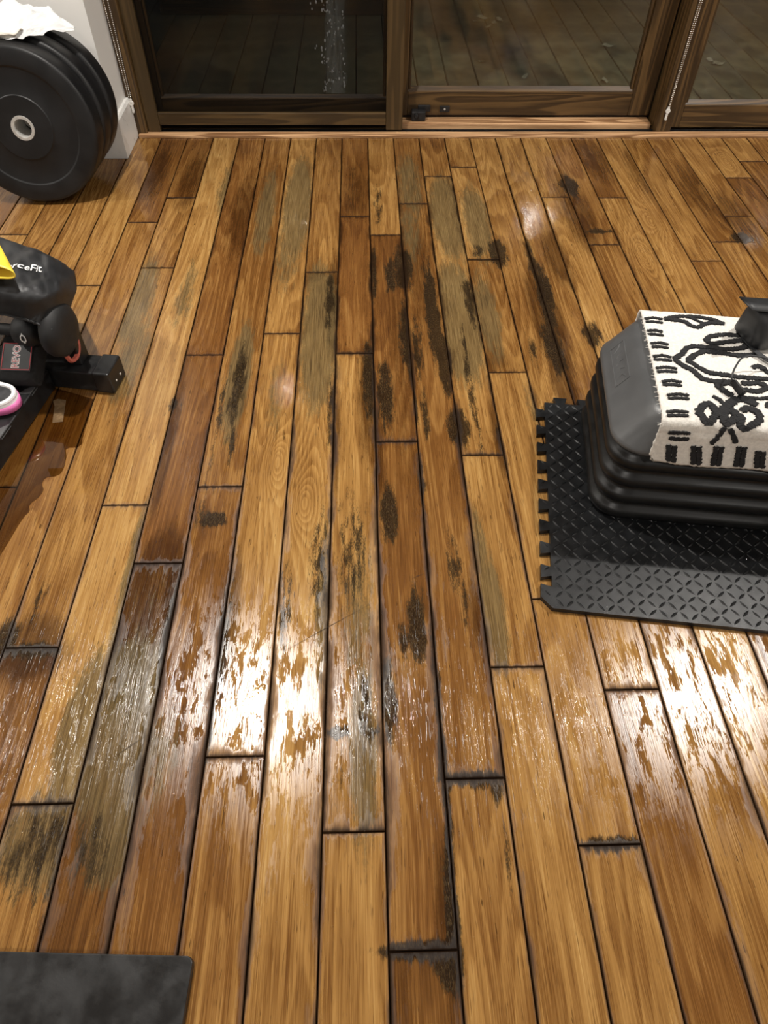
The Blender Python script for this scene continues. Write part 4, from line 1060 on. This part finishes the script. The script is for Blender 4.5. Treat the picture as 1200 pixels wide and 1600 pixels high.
# ---- dumbbell with a small white mark
db = thing('dumbbell', 'small black foam-coated dumbbell with white logo on its end', 'dumbbell', (-.708, 1.380, .177), math.radians(-9))
head = lathe_me('head', [(0, .030), (.018, .030), (.029, .024), (.034, .010), (.034, -.010), (.029, -.024), (.018, -.030), (0, -.030)], 28, 'X')
obj('head', head, NEOP, db, (0, 0, 0), True); obj('head', head, NEOP, db, (-.15, 0, 0), True)
obj('handle', tube_me('handle', [(-.13, 0, 0), (-.02, 0, 0)], .014, 14), NEOP, db, smooth=True)
mk = [(.008 + .006 * math.cos(a), -.0335 - .001, .004 + .009 * math.sin(a)) for a in [2 * math.pi * k / 18 for k in range(19)]]
mk = [(x, -math.sqrt(max(0, .0345 ** 2 - z * z)) - .0003, z) for x, y, z in mk]
obj('logo_ring', tube_me('logo_ring', mk, .0013, 6, False), WHITET, db)
for z_ in (.0135, -.0055): obj('logo_stroke', tube_me('logo_stroke', [(.008, -math.sqrt(.0345 ** 2 - z_ * z_) - .0003, z_ - .003), (.008, -math.sqrt(.0345 ** 2 - z_ * z_) - .0005, z_ + .004)], .0012, 6), WHITET, db)

# ---- ankle weight with woven patch
aw = thing('ankle_weight', 'black fleece ankle weight with red-bordered patch', 'ankle weight', (-.740, 1.378, .0780), math.radians(0))
aw.rotation_euler = (math.radians(30), 0, math.radians(-3))
V, F = [], []
nu, nv = 28, 40
for j in range(nv + 1):
    b = -1 + 2 * j / nv
    for i in range(nu):
        a = 2 * math.pi * i / nu
        ca, sa = math.cos(a), math.sin(a)
        ex = math.copysign(abs(ca) ** .45, ca); ez = math.copysign(abs(sa) ** .55, sa)
        k = (1 - abs(b) ** 6) ** .35 if abs(b) < 1 else .05
        V.append((.047 * ex * (.75 + .25 * k) + .0012 * fbm(a * 3, b * 9, 1, 2), .060 * b, .030 + .0295 * ez * k + .0012 * fbm(a * 5, b * 12, 4, 2)))
for j in range(nv):
    for i in range(nu):
        a = j * nu + i; c = j * nu + (i + 1) % nu
        F.append((a, c, c + nu, a + nu))
F.append(tuple(range(nu - 1, -1, -1))); F.append(tuple(nv * nu + k for k in range(nu)))
FLEECE = plain('black_fleece', (.012, .012, .0125), .95, var=.5, scale=120, bump=.9, bscale=500)
obj('padded_body', mesh('padded_body', V, F), FLEECE, aw, smooth=True)
pt = box('patch', -.035, .037, -.036, .034, .0585, .0612, NYLON, aw, .0008)
for (a, b, c, d) in ((-.033, -.0312, -.034, .032), (.0332, .035, -.034, .032), (-.033, .035, -.034, -.0322), (-.033, .035, .0302, .032)):
    box('patch_border', a, b, c, d, .0611, .0618, REDT, pt)
for nm, mt_, bold, dz in (('lettering_outline', WHITET, .055, .0614), ('lettering', REDT, -.012, .0619)):
    tm = text_me(nm, 'REVO', 1.0, 0, 0, bold)
    for v in tm.vertices:
        x_, y_ = v.co.x, v.co.y
        v.co = (.008 - y_ * .024, -.030 + x_ * .0225, dz)
    obj(nm, tm, mt_, pt)

# ---- white and pink rounded gadget
gd = thing('rubber_slipper', 'white and pink rubber slipper with dark oval insole on the low shelf', 'slipper', (-.792, 1.262, .0595), math.radians(-20))
L = []
for z, k in ((0, .86), (.006, .95), (.016, 1.0), (.026, .98), (.032, .94)):
    L.append((rrect(-.085 * k, .066 * k, -.040 * k, .040 * k, .0395 * k, 10), z))
o = obj('sole', loft_me('sole', L), WHITEP, gd)
for p_ in o.data.polygons: p_.use_smooth = len(p_.vertices) == 4
obj('insole', loft_me('insole', [(rrect(-.074, .053, -.029, .029, .0288, 10), .0315), (rrect(-.073, .052, -.028, .028, .0278, 10), .0340)]), GREYPAD, gd)
ringp = rrect(-.079, .059, -.0345, .0345, .0343, 10); ringp.append(ringp[0])
obj('rim', tube_me('rim', [(x, y, .033) for x, y in ringp], .0055, 8, False), WHITEP, gd, smooth=True)
V, F = [], []
for i in range(17):
    a = math.pi * i / 16 - math.pi * .62
    V += [(.010 + .057 * math.cos(a), .0405 * math.sin(a) * 1.02, .006), (.010 + .0565 * math.cos(a), .0405 * math.sin(a) * 1.02, .024)]
F = [(2 * i, 2 * i + 2, 2 * i + 3, 2 * i + 1) for i in range(16)]
o = obj('side_band', mesh('side_band', V, F), PINK, gd, smooth=True); m_ = o.modifiers.new('thick', 'SOLIDIFY'); m_.thickness = .003; m_.offset = 1
obj('logo_dash', box_me('logo_dash', -.052, -.030, -.004, .004, .0338, .0346), WHITET, gd)

# ---- puddle of water spreading from under the bench
t = NT('puddle_water')
gl = t.n('BsdfGlossy'); gl.inputs['Roughness'].default_value = .02
tr = t.n('BsdfTransparent'); tr.inputs['Color'].default_value = (.74, .69, .60, 1)
mx = t.n('MixShader'); t.set(mx.inputs[0], t.schlick(.035)); t.set(mx.inputs[1], tr.outputs[0]); t.set(mx.inputs[2], gl.outputs[0])
t.t.links.new(mx.outputs[0], t.out.inputs[0])
PUD = [(-.711,1.388),(-.6,1.362),(-.596,1.282),(-.595,1.215),(-.589,1.174),(-.626,1.173),(-.616,1.147),(-.611,1.107),(-.617,1.083),(-.647,1.08),(-.648,1.058),(-.638,1.043),(-.642,1.021),(-.659,.999),(-.65,.979),(-.66,.966),(-.674,.873),(-.705,.724),(-.77,.894),(-.752,1.089)]
PUD = [PUD[0]] + [((PUD[i][0] * 3 + PUD[i + 1][0]) / 4, (PUD[i][1] * 3 + PUD[i + 1][1]) / 4) if k == 0 else ((PUD[i][0] + PUD[i + 1][0] * 3) / 4, (PUD[i][1] + PUD[i + 1][1] * 3) / 4) for i in range(1, len(PUD) - 2) for k in (0, 1)] + [PUD[-1]]
pu = obj('water_puddle', extrude_poly_me('water_puddle', PUD, .0002, .0011), t.m)
tag(pu, 'dark puddle of water on the boards beside the bench shelf', 'puddle')

# ---- pale patch painting a reflection in the puddle
REFLECT_TAN = plain('reflection_tan', (.30, .22, .15), .25, var=.15, scale=60)
tp = obj('reflection_patch', extrude_poly_me('reflection_patch', [(-.6995, 1.338), (-.690, 1.345), (-.668, 1.340), (-.655, 1.262), (-.679, 1.258), (-.690, 1.318)], .0003, .0008), REFLECT_TAN)
tag(tp, 'small pale patch painting a reflection in the puddle beside the bench shelf', 'painted reflection')

# ================================================================== water drops (too many to count)
def drops(name, label, pts, mat=WATER, cat='water drops'):
    V, F = [], []
    for (x, y, z, r, ax) in pts:
        b = len(V); n = 7
        for ring, (rr, hh) in enumerate(((1, 0), (.8, .30), (.42, .48))):
            for k in range(n):
                a = 2 * math.pi * k / n
                u, v, w = rr * r * math.cos(a), rr * r * math.sin(a) * 1.0, hh * r
                V.append((x + u, y + v, z + w) if ax == 'Z' else (x + u, y - w, z + v * 1.7))
        V.append((x, y, z + .52 * r) if ax == 'Z' else (x, y - .52 * r, z))
        for q in range(2):
            for k in range(n):
                k2 = (k + 1) % n
                F.append((b + q * n + k, b + q * n + k2, b + (q + 1) * n + k2, b + (q + 1) * n + k))
        for k in range(n): F.append((b + 2 * n + k, b + 2 * n + (k + 1) % n, b + 3 * n))
    o = obj(name, mesh(name, V, F), mat, smooth=True)
    tag(o, label, cat, kind='stuff')
    return o
pts = []
for _ in range(2400):
    k = random.random()
    if k < .5: x, y = random.gauss(-.10, .16), random.gauss(.50, .12)
    elif k < .7: x, y = random.gauss(.66, .2), random.gauss(.52, .09)
    else: x, y = random.uniform(-.7, 1.3), random.uniform(.1, 2.6)
    if x > .40 and .60 < y < 1.45: continue
    if x < -.16 and y < .17: continue
    if x < -.5 and 1.2 < y: continue
    if x < -.65: continue
    pts.append((x, y, -.0004, random.uniform(.0008, .0022), 'Z'))
drops('floor_droplets', 'tiny water droplets scattered over the oak boards', pts)
ca, sa = math.cos(MAT_A), math.sin(MAT_A)
pts = []
for _ in range(420):
    u, v = random.uniform(-.015, .595), abs(random.gauss(0, .12))
    if v > .58: continue
    x, y = MAT_O[0] + u * ca - v * sa, MAT_O[1] + u * sa + v * ca
    dx, dy = x - ST_O[0], y - ST_O[1]
    lx, ly = dx * math.cos(ST_A) + dy * math.sin(ST_A), -dx * math.sin(ST_A) + dy * math.cos(ST_A)
    if lx > -.005 and -.005 < ly: continue
    if u < 0: continue
    pts.append((x, y, MT + .0002, random.uniform(.0009, .0026), 'Z'))
drops('mat_droplets', 'water droplets beaded on the black foam mat', pts)
pts = []
for _ in range(360):
    z = random.uniform(.125, .60)
    x = -.045 + .016 * math.sin(z * 40) + random.gauss(0, .016 + .012 * z) + .03 * (z - .12)
    pts.append((x, 2.9745, z, random.uniform(.0012, .0036), 'Y'))
for _ in range(70):
    z = random.uniform(.14, .40); pts.append((.012 + random.gauss(0, .004), 2.9745, z, random.uniform(.001, .003), 'Y'))
# film of running water, its glare painted in as pale grey colour
t = NT('water_glare_film')
tc = t.n('TexCoord').outputs['Object']
df = t.n('BsdfDiffuse'); df.inputs['Color'].default_value = (.42, .46, .44, 1)
gl = t.n('BsdfGlossy'); gl.inputs['Roughness'].default_value = .22; gl.inputs['Color'].default_value = (.8, .85, .85, 1)
m0 = t.n('MixShader'); m0.inputs[0].default_value = .35; t.set(m0.inputs[1], df.outputs[0]); t.set(m0.inputs[2], gl.outputs[0])
tr = t.n('BsdfTransparent')
nz = t.noise(t.vmul(tc, (60, 1, 16)), 1.0, 5, .7); sxz = t.n('SeparateXYZ'); t.set(sxz.inputs[0], tc)
fade = t.ramp(t.math('ABSOLUTE', sxz.outputs[0]), .0, .055, 1.0, 0.0)
mx = t.n('MixShader'); t.set(mx.inputs[0], t.math('MULTIPLY', fade, t.ramp(nz, .36, .68, .10, .75))); t.set(mx.inputs[1], tr.outputs[0]); t.set(mx.inputs[2], m0.outputs[0])
t.t.links.new(mx.outputs[0], t.out.inputs[0])
V, F = [], []
for j in range(41):
    z = .121 + j * .02
    c_ = -.045 + .030 * min(1.0, (z - .12) / .3) + .006 * math.sin(z * 37); w_ = .048 + .012 * fbm(z * 9, 0, 2)
    for i in range(5): V.append((c_ + .02 + (i / 2 - 1) * w_, 2.9738, z))
F = [(j * 5 + i, j * 5 + i + 1, j * 5 + i + 6, j * 5 + i + 5) for j in range(40) for i in range(4)]
wf = obj('water_glare_streak', mesh('water_glare_streak', [(x + .02, y - 2.9738, z) for x, y, z in V], F), t.m, None, (-.02, 2.9738, 0))
m_ = wf.modifiers.new('thick', 'SOLIDIFY'); m_.thickness = .0004
tag(wf, 'film of water with painted grey glare running down the screened glass door', 'water streak')
t = NT('water_glint_white')  # drops coloured white to paint in the bright glints on the wet glass
df = t.n('BsdfDiffuse'); df.inputs['Color'].default_value = (.85, .88, .88, 1)
gl = t.n('BsdfGlossy'); gl.inputs['Roughness'].default_value = .1
mx = t.n('MixShader'); mx.inputs[0].default_value = .25; t.set(mx.inputs[1], df.outputs[0]); t.set(mx.inputs[2], gl.outputs[0])
t.t.links.new(mx.outputs[0], t.out.inputs[0])
drops('glass_droplets', 'streak of water drops with painted white glints running down the screened glass door', [q for k, q in enumerate(pts) if k % 3 == 0], t.m)
